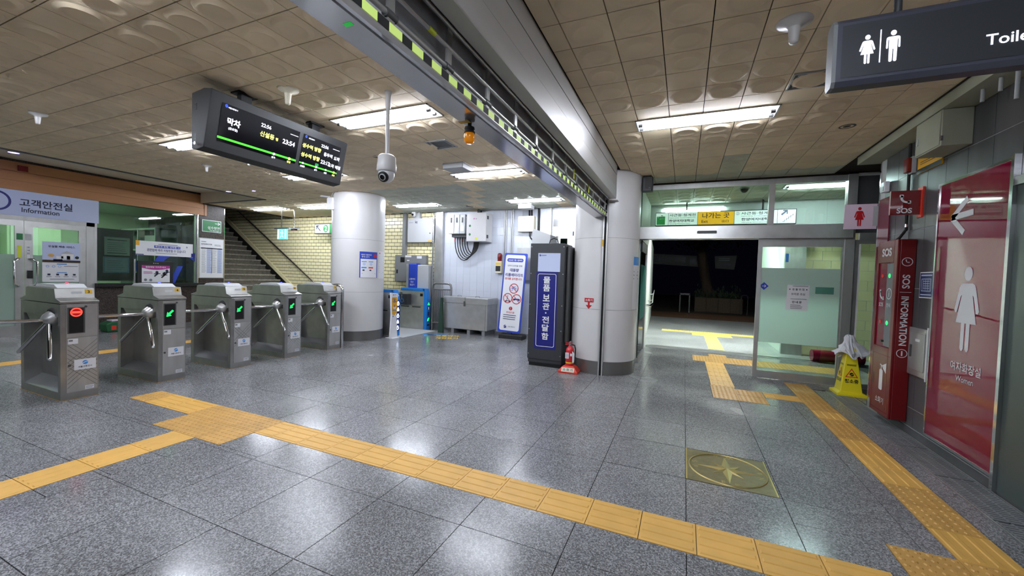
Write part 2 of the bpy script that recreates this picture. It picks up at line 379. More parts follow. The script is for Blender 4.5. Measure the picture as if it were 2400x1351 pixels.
# ---- tactile paving layout (x0,x1,y0,y1,type): b bars along x, c bars along y, d dots
TACT = {}
def strip_x(x0, x1, y0, y1, t, p=.3):
    n = max(1, round((x1-x0)/p)); return [(x0+(x1-x0)*i/n, x0+(x1-x0)*(i+1)/n, y0, y1, t) for i in range(n)]
def strip_y(x0, x1, y0, y1, t, p=.3):
    n = max(1, round((y1-y0)/p)); return [(x0, x1, y0+(y1-y0)*i/n, y0+(y1-y0)*(i+1)/n, t) for i in range(n)]
TACT['cross'] = strip_x(-5.15,-4.40,2.325,2.62,'b',.37)+strip_x(-5.45,-5.15,2.325,2.62,'d')+strip_x(-4.40,-3.72,2.325,2.62,'d')+strip_x(-3.72,-3.41,2.325,2.62,'d')+strip_x(-4.37,-3.72,2.03,2.325,'d')+strip_x(-3.72,-3.41,2.03,2.325,'d')+[(-3.41,-3.2,2.318,2.614,'b')]+strip_x(-3.2,1.03,2.318,2.614,'b',.303)
TACT['near'] = strip_y(-4.03,-3.73,.5,2.03,'c',.305)
TACT['side'] = strip_y(1.415,1.70,6.25,7.03,'d')+strip_y(1.415,1.70,5.64,6.25,'d')+strip_y(1.415,1.70,5.36,5.64,'c')+strip_y(1.415,1.70,4.74,5.36,'d')+strip_y(1.415,1.70,3.81,4.74,'c')+strip_y(1.415,1.70,3.22,3.81,'d')+strip_y(1.415,1.70,2.9,3.22,'c')+[(1.11,1.415,2.6,2.9,'d'),(1.415,1.70,2.6,2.9,'d'),(1.11,1.415,2.3,2.6,'d'),(1.415,1.70,2.3,2.6,'d')]
TACT['door'] = [(1.02,1.14,5.95,6.22,'b'),(1.14,1.415,5.95,6.22,'b')]+strip_y(.70,1.01,5.62,6.22,'d')+strip_y(.40,.70,5.62,6.3,'d')+strip_y(.41,.71,6.3,8.1,'c')+strip_x(.21,.51,8.1,8.7,'d',.3)+strip_y(.51,.82,8.1,9.0,'d')+strip_x(.82,2.5,8.1,8.7,'d',.3)
TACT['lobby'] = strip_y(-8.75,-8.45,1.0,5.2,'c')
TACT['outside'] = strip_y(.55,.86,9.65,12.0,'p')+strip_x(.26,1.24,11.95,12.45,'p')+strip_x(-.55,1.9,12.45,12.85,'p')
EXC = [r[:4] for k in TACT if k != 'outside' for r in TACT[k]]
COMP = (.07,.66,3.195,3.785); GUT = (1.85,2.12,-3,6.75)
EXC += [COMP, GUT, (1.71,2.13,-3,6.75), (-6.9,-5.68,7.2,8.5)]
fb = MB().box(-15.2,3.2,-5,9.16,-.2,-.012)
floor = struct(fb.build('floor', 'joint_dark'))
items = []; cells = {}
def cell(w_, h_):
    k = (round(w_,3), round(h_,3))
    if k not in cells: cells[k] = MB().box(-w_/2+.0024, w_/2-.0024, -h_/2+.0024, h_/2-.0024, -.012, 0)
    return cells[k]
x = .072-.602*21
for i in range(25):
    for j in range(-6, 11):
        rs = [(x+.602*i, x+.602*(i+1), 3.19+.6*j, 3.19+.6*(j+1))]
        if rs[0][0] > 1.3 and rs[0][1] > 2.0: rs = [(rs[0][0], 2.9, rs[0][2], rs[0][3])]
        if rs[0][3] > 9.16: rs = [(rs[0][0], rs[0][1], rs[0][2], 9.16)]
        if rs[0][2] >= 9.1: continue
        for e in EXC: rs = subtract(rs, e)
        for r in rs:
            if r[1]-r[0] > .01 and r[3]-r[2] > .01: items.append((cell(r[1]-r[0], r[3]-r[2]), ((r[0]+r[1])/2, (r[2]+r[3])/2, 0)))
for j in range(-6, 7):   # granite border beside the drain grating
    items.append((cell(.14, .6), (1.78, 3.19+.6*j-.3, 0)))
lay(floor, 'floor_tile', items, 'floor_granite')
MB().box(-6.9,-5.68,7.2,8.5,-.012,.004).build('pale_floor_slab', 'light_grey', floor)
# ---- tactile tiles: real bars and domes
tcache = {}
def tactile(wx, wy, t):
    k = (round(wx,2), round(wy,2), t)
    if k in tcache: return tcache[k]
    b = MB().box(-wx/2+.002, wx/2-.002, -wy/2+.002, wy/2-.002, -.012, .002)
    def bar(x0, x1, y0, y1):
        q = .006
        b.add([(x0,y0,.002),(x1,y0,.002),(x1,y1,.002),(x0,y1,.002),(x0+q,y0+q,.0065),(x1-q,y0+q,.0065),(x1-q,y1-q,.0065),(x0+q,y1-q,.0065)], [(4,5,6,7),(0,1,5,4),(1,2,6,5),(2,3,7,6),(3,0,4,7)])
    if t in 'bc':
        n = 4
        for i in range(n):
            if t == 'b': yy = -wy/2+wy*(i+.5)/n; bar(-wx/2+.014, wx/2-.014, yy-.017, yy+.017)
            else: xx = -wx/2+wx*(i+.5)/n; bar(xx-.017, xx+.017, -wy/2+.014, wy/2-.014)
    else:
        nx = max(2, round(wx/.052)); ny = max(2, round(wy/.052))
        for i in range(nx):
            for j in range(ny):
                cx = -wx/2+wx*(i+.5)/nx; cy = -wy/2+wy*(j+.5)/ny; n = 6; V = []
                for r, z in ((.0165,.002),(.009,.007)):
                    V += [(cx+r*math.cos(a*math.pi/3), cy+r*math.sin(a*math.pi/3), z) for a in range(n)]
                b.add(V, [(a,(a+1)%n,n+(a+1)%n,n+a) for a in range(n)]+[tuple(range(n,2*n))])
    tcache[k] = b.mesh('tactile_tile', 'tactile_pale' if t == 'p' else ('tactile_dots' if t == 'd' else 'tactile')); return tcache[k]
TL = {'cross': 'yellow ribbed tactile strip crossing the granite floor in the foreground', 'near': 'short tactile strip running toward camera from the dotted junction before the turnstiles',
      'side': 'yellow tactile strip along the drain grating beside the grey tiled wall', 'door': 'tactile strip leading from the wall strip out through the sliding door opening',
      'lobby': 'tactile strip behind the turnstiles in front of the information office', 'outside': 'pale yellow tactile paving on the lit passage outside the threshold'}
for k, rs in TACT.items():
    cx = sum(r[0]+r[1] for r in rs)/len(rs)/2; cy = sum(r[2]+r[3] for r in rs)/len(rs)/2
    root = thing('tactile_strip', TL[k], 'tactile paving', (cx, cy, 0), 'tactile paving strips')
    for r in rs: inst('tactile_tile', tactile(r[1]-r[0], r[3]-r[2], r[4]), root, ((r[0]+r[1])/2, (r[2]+r[3])/2, .001 if k == 'outside' else 0))
# ---- drain grating along the right wall and at the threshold
def grating(label, x0, x1, y0, y1, along_y=True, n=6):
    root = thing('drain_grating', label, 'drain', ((x0+x1)/2, (y0+y1)/2, -.012))
    MB().box(x0, x1, y0, y1, -.0115, -.006).build('channel', 'dark_grey', root)
    b = MB()
    if along_y: b.box(x0, x0+.012, y0, y1, -.011, .003); b.box(x1-.012, x1, y0, y1, -.011, .003)
    else: b.box(x0, x1, y0, y0+.012, -.011, .003); b.box(x0, x1, y1-.012, y1, -.011, .003)
    b.build('edge_frame', 'steel', root)
    for i in range(n):
        if along_y: a, c = y0+(y1-y0)*i/n, y0+(y1-y0)*(i+1)/n
        else: a, c = x0+(x1-x0)*i/n, x0+(x1-x0)*(i+1)/n
        b = MB()
        if along_y:
            m = int((c-a)/.03)
            for q in range(m): b.box(x0+.014, x1-.014, a+.004+q*.03, a+.022+q*.03, -.008, .0015)
            for q in range(4): xx = x0+.02+(x1-x0-.05)*q/3; b.box(xx, xx+.012, a+.004, c-.006, -.008, .0012)
        else:
            m = int((c-a)/.02)
            for q in range(m): b.box(a+q*.02, a+.012+q*.02, y0+.014, y1-.014, -.008, .0015)
            b.box(a, c-.004, (y0+y1)/2-.005, (y0+y1)/2+.005, -.008, .0012)
        b.build('grate_panel', 'grate_steel', root)
grating('long steel drain grating running along the foot of the grey wall', 1.85, 2.112, -1, 6.75, True, 12)
grating('narrow perforated drain at the outer threshold of the exit', -.8, 2.4, 9.17, 9.33, False, 5)
MB().box(-.82, 2.4, 9.33, 9.48, -.012, .012).build('metal_sill', 'steel', floor)
# ---- ceiling
FIX = [(.105,4.43,1.27,'long fluorescent ceiling light over the floor compass'), (-2.96,3.37,1.27,'twin tube ceiling light behind the camera pole'),
       (-2.94,5.75,1.27,'ceiling light between the white ceiling box and the shutter beam'), (-2.97,8.0,1.27,'ceiling light nearest the grey fuse box above the white tiled wall'),
       (-5.95,3.25,1.27,'ceiling light partly hidden behind the left end of the hanging board'), (-5.95,5.05,1.27,'ceiling light peeking out under the hanging departure board'),
       (-5.95,7.95,1.27,'ceiling light right of the round column over the wheelchair gate'), (-8.75,7.57,1.27,'ceiling light just left of the white router on the round column'),
       (-10.5,7.5,1.27,'ceiling light above the green running man sign by the stairs'), (2.0,7.9,1.1,'short ceiling light behind the glass above the sliding door'),
       (-2.96,1.0,1.27,'ceiling light out of frame overhead at left'), (-5.95,.9,1.27,'ceiling light out of frame by the left edge'), (.1,.2,1.27,'ceiling light out of frame above the camera'),
       (-2.96,-1.6,1.27,'ceiling light behind the camera at left'), (.1,-2.6,1.27,'ceiling light behind the camera at right'), (-8.9,1.6,1.27,'ceiling light out of frame before the office')]
FW_ = .30
# openings for the fittings are cut by building the slab from pieces
cb = MB(); pieces = [(-9.2,2.7,-5,6.42), (-11.5,2.7,6.42,9.3)]
for fx, fy, fl_, _ in FIX:
    pieces = subtract(pieces, (fx-fl_/2, fx+fl_/2, fy-FW_/2, fy+FW_/2))
for p in pieces: cb.box(p[0], p[1], p[2], p[3], HC+.02, HC+.2)
ceiling = struct(cb.build('ceiling', 'ceiling_joint'))
def boss(sz):
    b = MB(); h = sz/2-.0035; n = 16; e = .004
    V = [(-h,-h,0),(h,-h,0),(h,h,0),(-h,h,0)]; R = ((.134,.0),(.108,-.019),(.086,-.010),(.06,-.008))
    for r, z in R: V += [(r*math.cos(2*math.pi*(a+.5)/n)*sz/.3, r*math.sin(2*math.pi*(a+.5)/n)*sz/.3, z) for a in range(n)]
    Fs = []
    q = n//4
    cor = {0: 2, 1: 3, 2: 0, 3: 1}
    for k in range(4):
        c = cor[k]
        for a in range(q-1): i = 4+k*q+a; Fs.append((c, i+1, i))
        i = 4+k*q+q-1; j = 4+((k+1)*q) % n; Fs.append((c, cor[(k+1) % 4], j, i))
    b.smooth = False; b.add(V, Fs); b.smooth = True; o = 0
    for r in range(3):
        for a in range(n): b.f.append((4+r*n+a, 4+r*n+(a+1)%n, 4+(r+1)*n+(a+1)%n, 4+(r+1)*n+a)); b.m.append(0); b.sm.append(True)
    b.f.append(tuple(4+3*n+a for a in range(n))); b.m.append(0); b.sm.append(True)
    b.smooth = False; b.add([(-h,-h,0),(h,-h,0),(h,h,0),(-h,h,0),(-h,-h,.02),(h,-h,.02),(h,h,.02),(-h,h,.02)], [(0,1,5,4),(1,2,6,5),(2,3,7,6),(3,0,4,7)])
    return b
BOSS = boss(.3); FLATC = {}
def flat_tile(w_, h_):
    k = (round(w_,3), round(h_,3))
    if k not in FLATC: FLATC[k] = MB().box(-w_/2+.0035, w_/2-.0035, -h_/2+.0035, h_/2-.0035, 0, .02)
    return FLATC[k]
tan, grey = [], []
def ceil_zone(x0, x1, y0, y1, gx, gy, greyf, skip=None):
    i0 = math.floor((x0-gx)/.3); i1 = math.ceil((x1-gx)/.3); j0 = math.floor((y0-gy)/.3); j1 = math.ceil((y1-gy)/.3)
    for i in range(i0, i1):
        for j in range(j0, j1):
            r0 = (max(x0, gx+.3*i), min(x1, gx+.3*(i+1)), max(y0, gy+.3*j), min(y1, gy+.3*(j+1)))
            rs = [r0]
            for fx, fy, fl_, _ in FIX: rs = subtract(rs, (fx-fl_/2, fx+fl_/2, fy-FW_/2, fy+FW_/2))
            for r in rs:
                w_, h_ = r[1]-r[0], r[3]-r[2]
                if w_ < .01 or h_ < .01: continue
                c = ((r[0]+r[1])/2, (r[2]+r[3])/2, HC)
                plain = random.random() < .05
                t = BOSS if (w_ > .299 and h_ > .299 and not plain) else flat_tile(w_, h_)
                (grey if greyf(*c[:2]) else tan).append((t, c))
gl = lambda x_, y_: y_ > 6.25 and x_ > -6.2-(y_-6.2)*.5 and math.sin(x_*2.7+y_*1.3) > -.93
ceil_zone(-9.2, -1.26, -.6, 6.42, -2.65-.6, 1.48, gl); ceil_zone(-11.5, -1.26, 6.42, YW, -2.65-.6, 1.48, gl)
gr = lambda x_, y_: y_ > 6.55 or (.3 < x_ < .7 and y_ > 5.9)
ceil_zone(-.935, 1.92, -.2, YD-.05, .1, 2.8, gr); ceil_zone(-.9, 2.6, YD+.05, 9.2, .1, 2.8, lambda a, b: True)
lay(ceiling, 'ceiling_tile', tan, 'ceiling_tile', 300, 300)
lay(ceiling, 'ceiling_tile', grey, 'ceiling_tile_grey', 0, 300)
MB().box(1.92, 2.35, -5, 6.3, 2.965, HC+.01).build('plaster_soffit', 'soffit_band', ceiling)
MB().box(1.91, 1.9201, -5, 6.3, HC-.012, HC+.004).build('edge_trim', 'ceiling_joint', ceiling)
# recess before the office: raised cream ceiling, step and trim
MB().box(-15.2, -9.2, -5, 6.415, 3.33, 3.4).build('cream_ceiling', 'ceiling_cream', ceiling)
MB().box(-9.24, -9.2, -5, 6.42, HC+.0, 3.4).box(-11.55, -9.2, 6.37, 6.415, HC, 3.4).build('recess_step', 'ceiling_cream', ceiling)
MB().box(-9.23, -9.17, -5, 6.46, HC-.015, HC+.004).box(-11.5, -9.17, 6.4, 6.46, HC-.015, HC+.004).build('recess_trim', 'steel_dark', ceiling)
MB().box(-11.55, -11.5, 6.42, YW, HC-.03, HC+.35).build('stair_edge_trim', 'ceiling_joint', ceiling)
MB().box(-19, -11.5, 5, 11, 5.6, 5.7).build('stairwell_ceiling', 'ceiling_cream', ceiling)
# ---- back wall: yellow glazed brick on the left, white tile on the right, steel-clad corner between
wb = struct(MB().box(-19, -5.85, YW+.006, YW+.2, 0, 5.6).build('wall_back', 'brick_joint'))
BR = MB().box(-.0935, .0935, 0, .012, -.043, .043); BH = MB().box(-.046, .046, 0, .012, -.0455, .0455)
items = []
for j in range(57):
    z = .05+.0985*j
    for i in range(64):
        xx = -5.95-.2*i-(.1 if j % 2 else 0)
        if xx < -16.5: continue
        if z > HC and xx > -11.35: continue
        items.append((BR, (xx, YW, z)))
lay(wb, 'brick', items, 'yellow_brick', 300, 60)
wt = struct(MB().box(-5.85, -.95, YW+.006, YW+.2, 0, HC+.02).build('wall_back_white', 'white_grout'))
WT = MB().box(-.0985, .0985, 0, .01, -.0985, .0985); items = []
for j in range(15):
    for i in range(18): items.append((WT, (-5.72+.2*i, YW-.004, .14+.2*j)))
lay(wt, 'wall_tile', items, 'white_tile', 300, 60)
MB().box(-5.85, -2.2, YW-.03, YW, 0, .06).build('baseboard_back', 'mid_grey', wt)
MB().box(-6.05, -5.82, YW-.1, YW+.05, 0, HC).build('corner_cladding', 'steel', wb)
# ---- right wall: grey tiles with pale joints
wr = struct(MB().box(XW+.004, XW+.25, -5, 6.22, 0, HC).build('wall_right', 'wall_grout'))
items = []; RTT = {}
for j in range(6):
    z0 = .26+.5965*(j-1); z1 = z0+.5965; z0 = max(z0, .07); z1 = min(z1, 2.965)
    if z1-z0 < .02: continue
    for i in range(30):
        y0 = 4.88+.3*(i-24)
        if y0+.3 > 6.22 or y0 < -2: continue
        k = round(z1-z0, 3)
        if k not in RTT: RTT[k] = MB().box(0, .006, -.1475, .1475, -(z1-z0)/2+.0025, (z1-z0)/2-.0025)
        items.append((RTT[k], (XW, y0+.15, (z0+z1)/2)))
lay(wr, 'wall_tile', items, 'wall_tile', 300, 900)
MB().box(XW-.012, XW+.005, -5, 6.22, 0, .065).build('baseboard_right', 'wall_tile', wr)
MB().box(XW-.006, XW+.006, 6.2, 6.226, 0, HC).build('corner_trim', 'chrome', wr)
# end of the right wall, side recess and wall over the side glass
wrr = struct(MB().box(2.2, 2.75, YD, YD+.15, 2.22, HC).build('wall_recess', 'wall_grout'))
items = []
T2 = MB().box(-.1485, .1485, 0, .006, -.2, .2)
for i in range(2):
    for j in range(2): items.append((T2, (2.35+.3*i, YD-.006, 2.42+.405*j)))
lay(wrr, 'wall_tile', items, 'wall_tile')
struct(MB().box(2.62, 2.75, 6.22, YD, 0, HC).build('wall_recess_side', 'wall_tile'))
# unseen sides of the concourse (behind and beside the camera)
struct(MB().box(-15.2, 2.4, -5.2, -5, 0, 3.4).build('wall_front', 'white_wall'))
struct(MB().box(-.95, -.72, YD+.1, YW+.2, 0, HC).build('wall_lobby_left', 'white_wall'))
# ---- rolling shutter beam
sh = thing('roller_shutter', 'brushed steel rolling shutter housing with half lowered grille spanning the ceiling', 'shutter', (-1.1, 2, 2.36))
Y0, Y1 = -4.5, 6.06
MB().box(-.985, -.94, Y0, 5.86, 2.93, HC).build('fascia_panel', 'beam_steel', sh)
MB().box(-.985, -.942, Y0, 5.86, 2.765, 2.926).build('fascia_panel', 'beam_steel', sh)
MB().box(-.985, -.94, Y0, 5.86, 2.605, 2.761).build('fascia_panel', 'beam_steel', sh)
MB().box(-1.035, -.94, Y0, 5.86, 2.6, 2.607).box(-1.035, -1.03, Y0, 5.86, 2.6, 2.75).box(-1.04, -.94, 5.84, 5.87, 2.6, HC).build('fascia_return', 'beam_steel', sh)
MB().box(-1.09, -1.035, Y0, Y1, 2.72, 2.76).build('slot_lining', 'black_matte', sh)
MB().box(-1.27, -1.16, Y0, 6.06, 2.372, HC).build('rear_housing', 'housing_grey', sh)
MB().box(-1.272, -1.135, Y0, 6.06, 2.362, 2.372).build('soffit_plate', 'steel_polish', sh)
MB().tube([(-1.085, Y0, 2.645), (-1.085, Y1, 2.645)], .014).build('guide_tube', 'steel', sh)
for z in (2.55, 2.453): MB().tube([(-1.1, Y0, z), (-1.1, Y1, z)], .011).build('grille_rod', 'steel', sh)
vb = MB().box(-.006, .006, -.02, .02, 0, .235).mesh('grille_bar', 'steel')
kn = MB().tube([(0,-.03,0),(0,.03,0)], .018).mesh('bar_clamp', 'steel_dark')
yb = 1.27
for i in range(-5, 13):
    y = 1.27+.42*i
    if y > Y1-.05: continue
    inst('grille_bar', vb, sh, (-1.1, y, 2.41)); inst('bar_clamp', kn, sh, (-1.1, y, 2.453))
MB().box(-1.115, -1.085, Y0, Y1, 2.372, 2.416).build('bottom_bar', 'steel', sh)
sy = MB().box(0, .002, 0, .078, 0, .036).mesh('hazard_stripe', 'hazard_yellow_glow'); sk = MB().box(0, .002, 0, .062, 0, .036).mesh('hazard_stripe', 'hazard_black')
y = -.6; 
while y < Y1-.15:
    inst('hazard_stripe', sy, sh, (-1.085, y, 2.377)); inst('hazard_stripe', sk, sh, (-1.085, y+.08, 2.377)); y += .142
for y, z in ((.98,2.55), (1.52,2.55)):
    MB().tube([(-1.1,y,z),(-1.1,y+.05,z)], .0125).build('marker_tape', 'lime', sh)
for y in (.82, 1.13): MB().box(-1.2, -1.165, y, y+.02, 2.3605, 2.362).build('green_reflection', 'reflect_green', sh)  # green reflection in the soffit painted as small glowing strips
for y in (4.05, 4.75): MB().box(-1.09, -1.086, y, y+.03, 2.47, 2.57).build('tag_ribbon', 'lime', sh)
# ---- round columns
def column(label, cx, cy, r, seams, guide=None):
    root = thing('column', label, 'column', (cx, cy, 0), 'white round columns')
    zs = [.2]+seams+[HC]
    for a, b in zip(zs[:-1], zs[1:]): MB().lathe([(r,a+.002),(r,b-.002)], (cx,cy,0), 64).build('white_cladding', 'white_panel', root)
    MB().lathe([(r-.006,.2),(r-.006,HC-.01)], (cx,cy,0), 48).build('joint_core', 'mid_grey', root)
    MB().lathe([(r+.004,0),(r+.004,.2)], (cx,cy,0), 64).lathe([(r+.004,.2),(r-.01,.2)], (cx,cy,0), 64).build('steel_plinth', 'steel_plinth', root)
    return root
c1 = column('white round column with posters between turnstiles and wheelchair gate', -6.52, 6.69, .54, [1.01, 2.1])
c2 = column('white round column carrying the shutter guide beside the dark locker', -1.17, 6.54, .505, [.985, 2.065])
MB().box(-1.135, -1.115, 6.0, 6.06, 0, 2.62).box(-1.085, -1.065, 6.0, 6.06, 0, 2.62).build('guide_rail', 'steel', c2)
MB().box(-1.115, -1.085, 6.02, 6.06, 0, 2.62).build('guide_slot', 'black_matte', c2)
MB().box(-1.05, -.935, 5.95, 6.1, 2.6, 2.606).build('bracket_plate', 'white_panel', c2)
MB().box(-1.14, -1.118, 5.985, 6.0, 1.93, 2.03).build('yellow_tag', 'label_yellow', c2)
# ================================================================== CEILING FITTINGS
def fixture(fx, fy, ln, label):
    root = thing('ceiling_light', label, 'light', (fx, fy, HC), 'recessed fluorescent ceiling lights')
    h = ln/2; q = FW_/2
    b = MB()
    for s in (-1, 1):
        b.box(fx-h, fx+h, fy+s*q-.012 if s > 0 else fy-q, fy+q if s > 0 else fy-q+.012, HC-.008, HC+.004)
        x0 = fx+s*h; b.box(min(x0, x0-s*.014), max(x0, x0-s*.014), fy-q, fy+q, HC-.008, HC+.004)
    b.build('trim_frame', 'steel_satin', root)
    r = MB(); z0, z1 = HC+.002, HC+.075
    r.quad((fx-h+.01,fy-q+.01,z0),(fx+h-.01,fy-q+.01,z0),(fx+h-.05,fy-.1,z1),(fx-h+.05,fy-.1,z1))
    r.quad((fx-h+.01,fy+q-.01,z0),(fx+h-.01,fy+q-.01,z0),(fx+h-.05,fy+.1,z1),(fx-h+.05,fy+.1,z1))
    for s in (-1, 1): r.quad((fx+s*(h-.01),fy-q+.01,z0),(fx+s*(h-.01),fy+q-.01,z0),(fx+s*(h-.05),fy+.1,z1),(fx+s*(h-.05),fy-.1,z1))
    r.quad((fx-h+.05,fy-.1,z1),(fx+h-.05,fy-.1,z1),(fx+h-.05,fy+.1,z1),(fx-h+.05,fy+.1,z1))
    r.build('reflector', 'steel', root)
    for d in (-.05, .05):
        t = MB().tube([(fx-h+.07, fy+d, HC-.02), (fx+h-.07, fy+d, HC-.02)], .016, 8).build('fluorescent_tube', 'tube', root)
        for s in (-1, 1): MB().tube([(fx+s*(h-.07), fy+d, HC-.02), (fx+s*(h-.03), fy+d, HC-.02)], .017, 8).build('lamp_holder', 'steel_dark', t)
for f in FIX: fixture(*f)
def vent(label, x, y, s=.15, rot=0):
    root = thing('ceiling_vent', label, 'vent', (x, y, HC))
    b = MB()
    for k in range(4):
        a = s*(1-k*.24); c = a-s*.07; z = HC-.012+.006*k
        b.box(x-a, x+a, y-a, y-c, z, HC+.004); b.box(x-a, x+a, y+c, y+a, z, HC+.004); b.box(x-a, x-c, y-c, y+c, z, HC+.004); b.box(x+c, x+a, y-c, y+c, z, HC+.004)
        b.build('vent_ring', 'light_grey', root); b = MB()
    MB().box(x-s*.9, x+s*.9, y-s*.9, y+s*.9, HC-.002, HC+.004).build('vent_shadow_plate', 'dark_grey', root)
vent('square air vent behind the dark toilet sign', .85, 3.84, .14); vent('square air vent between the camera pole and the shutter beam', -2.86, 4.29, .15); vent('square air vent far over the white tiled wall', -4.75, 8.35, .15)
def disc_vent(label, x, y, r=.075):
    root = thing('round_ceiling_vent', label, 'vent', (x, y, HC)); MB().lathe([(r,HC+.004),(r,HC-.008),(r*.75,HC-.012),(r*.7,HC-.004)], (x,y,0), 20).build('rim', 'steel_dark', root)
    MB().lathe([(r*.7,HC-.004),(r*.3,HC-.01),(.001,HC-.01)], (x,y,0), 20).build('disc', 'dark_grey', root)
disc_vent('round dark vent in the ceiling near the grey tiled wall', 1.44, 5.06); disc_vent('small round vent right of the hanging departure board', -4.05, 4.45, .06); disc_vent('small round vent below the departure board', -6.2, 4.25, .06)
def horn(label, x, y, m='white_panel', r=.105, h=.13):
    root = thing('antenna_dome', label, 'antenna', (x, y, HC), 'white trumpet-shaped ceiling antennas')
    MB().lathe([(r,HC+.002),(r,HC-.008),(r*.9,HC-.018),(r*.42,HC-.032),(r*.3,HC-.05)], (x,y,0), 24).build('plate', m, root)
    MB().lathe([(r*.34,HC-.03),(r*.24,HC-h),(r*.2,HC-h-.01),(.001,HC-h-.012)], (x,y,0), 16).build('stem', m, root)
horn('large white trumpet antenna on the ceiling left of the toilet sign', .555, 2.96); horn('yellowed trumpet antenna right above the departure board', -3.35, 2.55, 'ceiling_cream', .09)
horn('small white antenna on the ceiling left of the departure board', -7.1, 4.0, 'white_panel', .07, .1); horn('white antenna on the ceiling under the left screen', -6.0, 3.95, 'white_panel', .07, .1); horn('antenna at the left edge of the picture', -6.6, 2.02, 'white_panel', .08, .11)
ab = thing('ceiling_box', 'flat white box under the ceiling beside the far light', 'box', (-3.17, 5.2, HC))
MB().bbox(-3.34, -3.0, 5.05, 5.33, HC-.075, HC, .01).build('case', 'light_grey', ab); MB().box(-3.36, -2.98, 5.03, 5.35, HC-.012, HC).build('base_plate', 'white_panel', ab)
ab = thing('ceiling_box', 'small white box under the ceiling above the control box', 'box', (-3.35, 8.5, HC))
MB().bbox(-3.5, -3.2, 8.36, 8.62, HC-.1, HC, .01).build('case', 'light_grey', ab); MB().box(-3.52, -3.18, 8.34, 8.64, HC-.012, HC).build('base_plate', 'white_panel', ab)
def downlight(label, x, y, z=HC, r=.07):
    root = thing('downlight', label, 'light', (x, y, z), 'violet tinged downlights'); MB().lathe([(r*1.2,z+.003),(r*1.2,z-.006),(r,z-.008),(r*.95,z+.003)], (x,y,0), 20).build('ring', 'white_panel', root); MB().lathe([(r*.95,z-.004),(.001,z-.004)], (x,y,0), 20).build('lamp', 'downlight', root)
downlight('violet downlight nearest the left edge of the ceiling', -8.45, 2.56); downlight('violet downlight by the ceiling edge above the granite pillar', -9.1, 5.56, HC, .05); downlight('violet downlight in the tiles right of the ceiling edge', -8.44, 5.64, HC, .06)
downlight('violet downlight in the cream recess over the office sign', -10.9, 3.05, 3.33, .07)
# ---- camera on pole
cp = thing('dome_camera', 'white pan-tilt dome camera hanging on a long pole', 'security camera', (-2.5, 2.885, 2.25))
X, Y = -2.5, 2.885
MB().tube([(X,Y,HC),(X,Y,2.5)], .017, 14).build('pole', 'white_panel', cp)
MB().lathe([(.034,HC),(.034,HC-.015),(.026,HC-.05),(.02,HC-.17)], (X,Y,0), 18).build('pole_collar', 'white_panel', cp); MB().tube([(X-.045,Y,HC-.17),(X+.045,Y,HC-.17)], .006, 8).build('clamp', 'steel', cp)
hd = MB().lathe([(.03,2.5),(.06,2.497),(.078,2.48),(.08,2.43),(.085,2.4),(.085,2.36),(.075,2.345),(.001,2.345)], (X,Y,0), 26).build('housing', 'white_panel', cp)
ball = MB().lathe([(.07*math.cos(a), 2.325+.075*math.sin(a)) for a in [math.pi/2-.15*i for i in range(21)]]+[(.001,2.25)], (X,Y,0), 24).build('ball', 'white', cp)
L = Matrix.Translation((X+.0, Y, 2.32)) @ Vector((0,0,1)).rotation_difference(Vector((.15,-.85,-.45)).normalized()).to_matrix().to_4x4()
def xf(mb, M): mb.v = [tuple(M @ Vector(p)) for p in mb.v]; return mb
xf(MB().lathe([(.047,.045),(.047,.066),(.04,.07),(.001,.07)], (0,0,0), 20), L).build('lens_window', 'black', ball); xf(MB().lathe([(.03,.07),(.03,.078),(.022,.08)], (0,0,0), 20), L).build('lens_ring', 'light_grey', ball)
# ---- amber beacon under the beam
bc = thing('beacon', 'amber warning beacon hanging under the shutter soffit', 'warning light', (-1.235, 2.15, 2.24)); X, Y = -1.235, 2.15
MB().lathe([(.012,2.362),(.012,2.345),(.03,2.343),(.032,2.33),(.026,2.326),(.026,2.318),(.034,2.316),(.034,2.306)], (X,Y,0), 18).build('cap', 'rubber', bc)
MB().lathe([(.03,2.306),(.032,2.29),(.031,2.262),(.024,2.248),(.001,2.243)], (X,Y,0), 20).build('amber_lens', 'amber', bc)
MB().box(X-.05, X+.02, Y-.06, Y-.02, 2.3615, 2.3625).build('amber_label', 'label_yellow', bc)
# ---- departure board
bd = thing('departure_board', 'long dark hanging train departure board with two screens', 'display board', (-3.86, 2.87, 2.47))
MB().prism([(-3.83,2.47),(-3.72,2.95),(-3.83,2.97),(-4.0,2.95),(-4.0,2.47),(-3.93,2.455)], 'y', 2.13, 3.615).build('case', 'board_grey', bd, .006)
Vb = Vector((.11,0,.48)).normalized(); Lb = math.hypot(.11,.48)
g = G((-3.83,2.13,2.47), (0,1,0), Vb, .003)
for a, b in ((.095,.86),(.905,1.40)): g.rect(a, .085, b, .415, 'screen_black')
def sc(px0, px1, a, b): return lambda u: a+(b-a)*u
g.build('screen', bd)
g = G((-3.83,2.13,2.47), (0,1,0), Vb, .003).lay(2); A = .095; W = .765; zb, zh = .085, .33
def T(s, u, v, m, h, w=None, bold=.015, al='c'): g.text(s, A+W*u, zb+zh*v, m, h=h, w=w, bold=bold, al=al)
g.swirl(A+.035, zb+zh*.94, .013, 'scr_blue', 'screen_black'); T('서울교통공사', .12, .92, 'scr_white', .014); T('22:56', .53, .8, 'scr_white', .034)
T('막차', .15, .58, 'scr_white', .062, bold=.03); T('(금요일)', .15, .4, 'scr_white', .026); T('신설동', .56, .56, 'scr_yellow', .05, bold=.02); T('행', .69, .54, 'scr_yellow', .03); T('23:54', .86, .56, 'scr_white', .046, bold=.02)
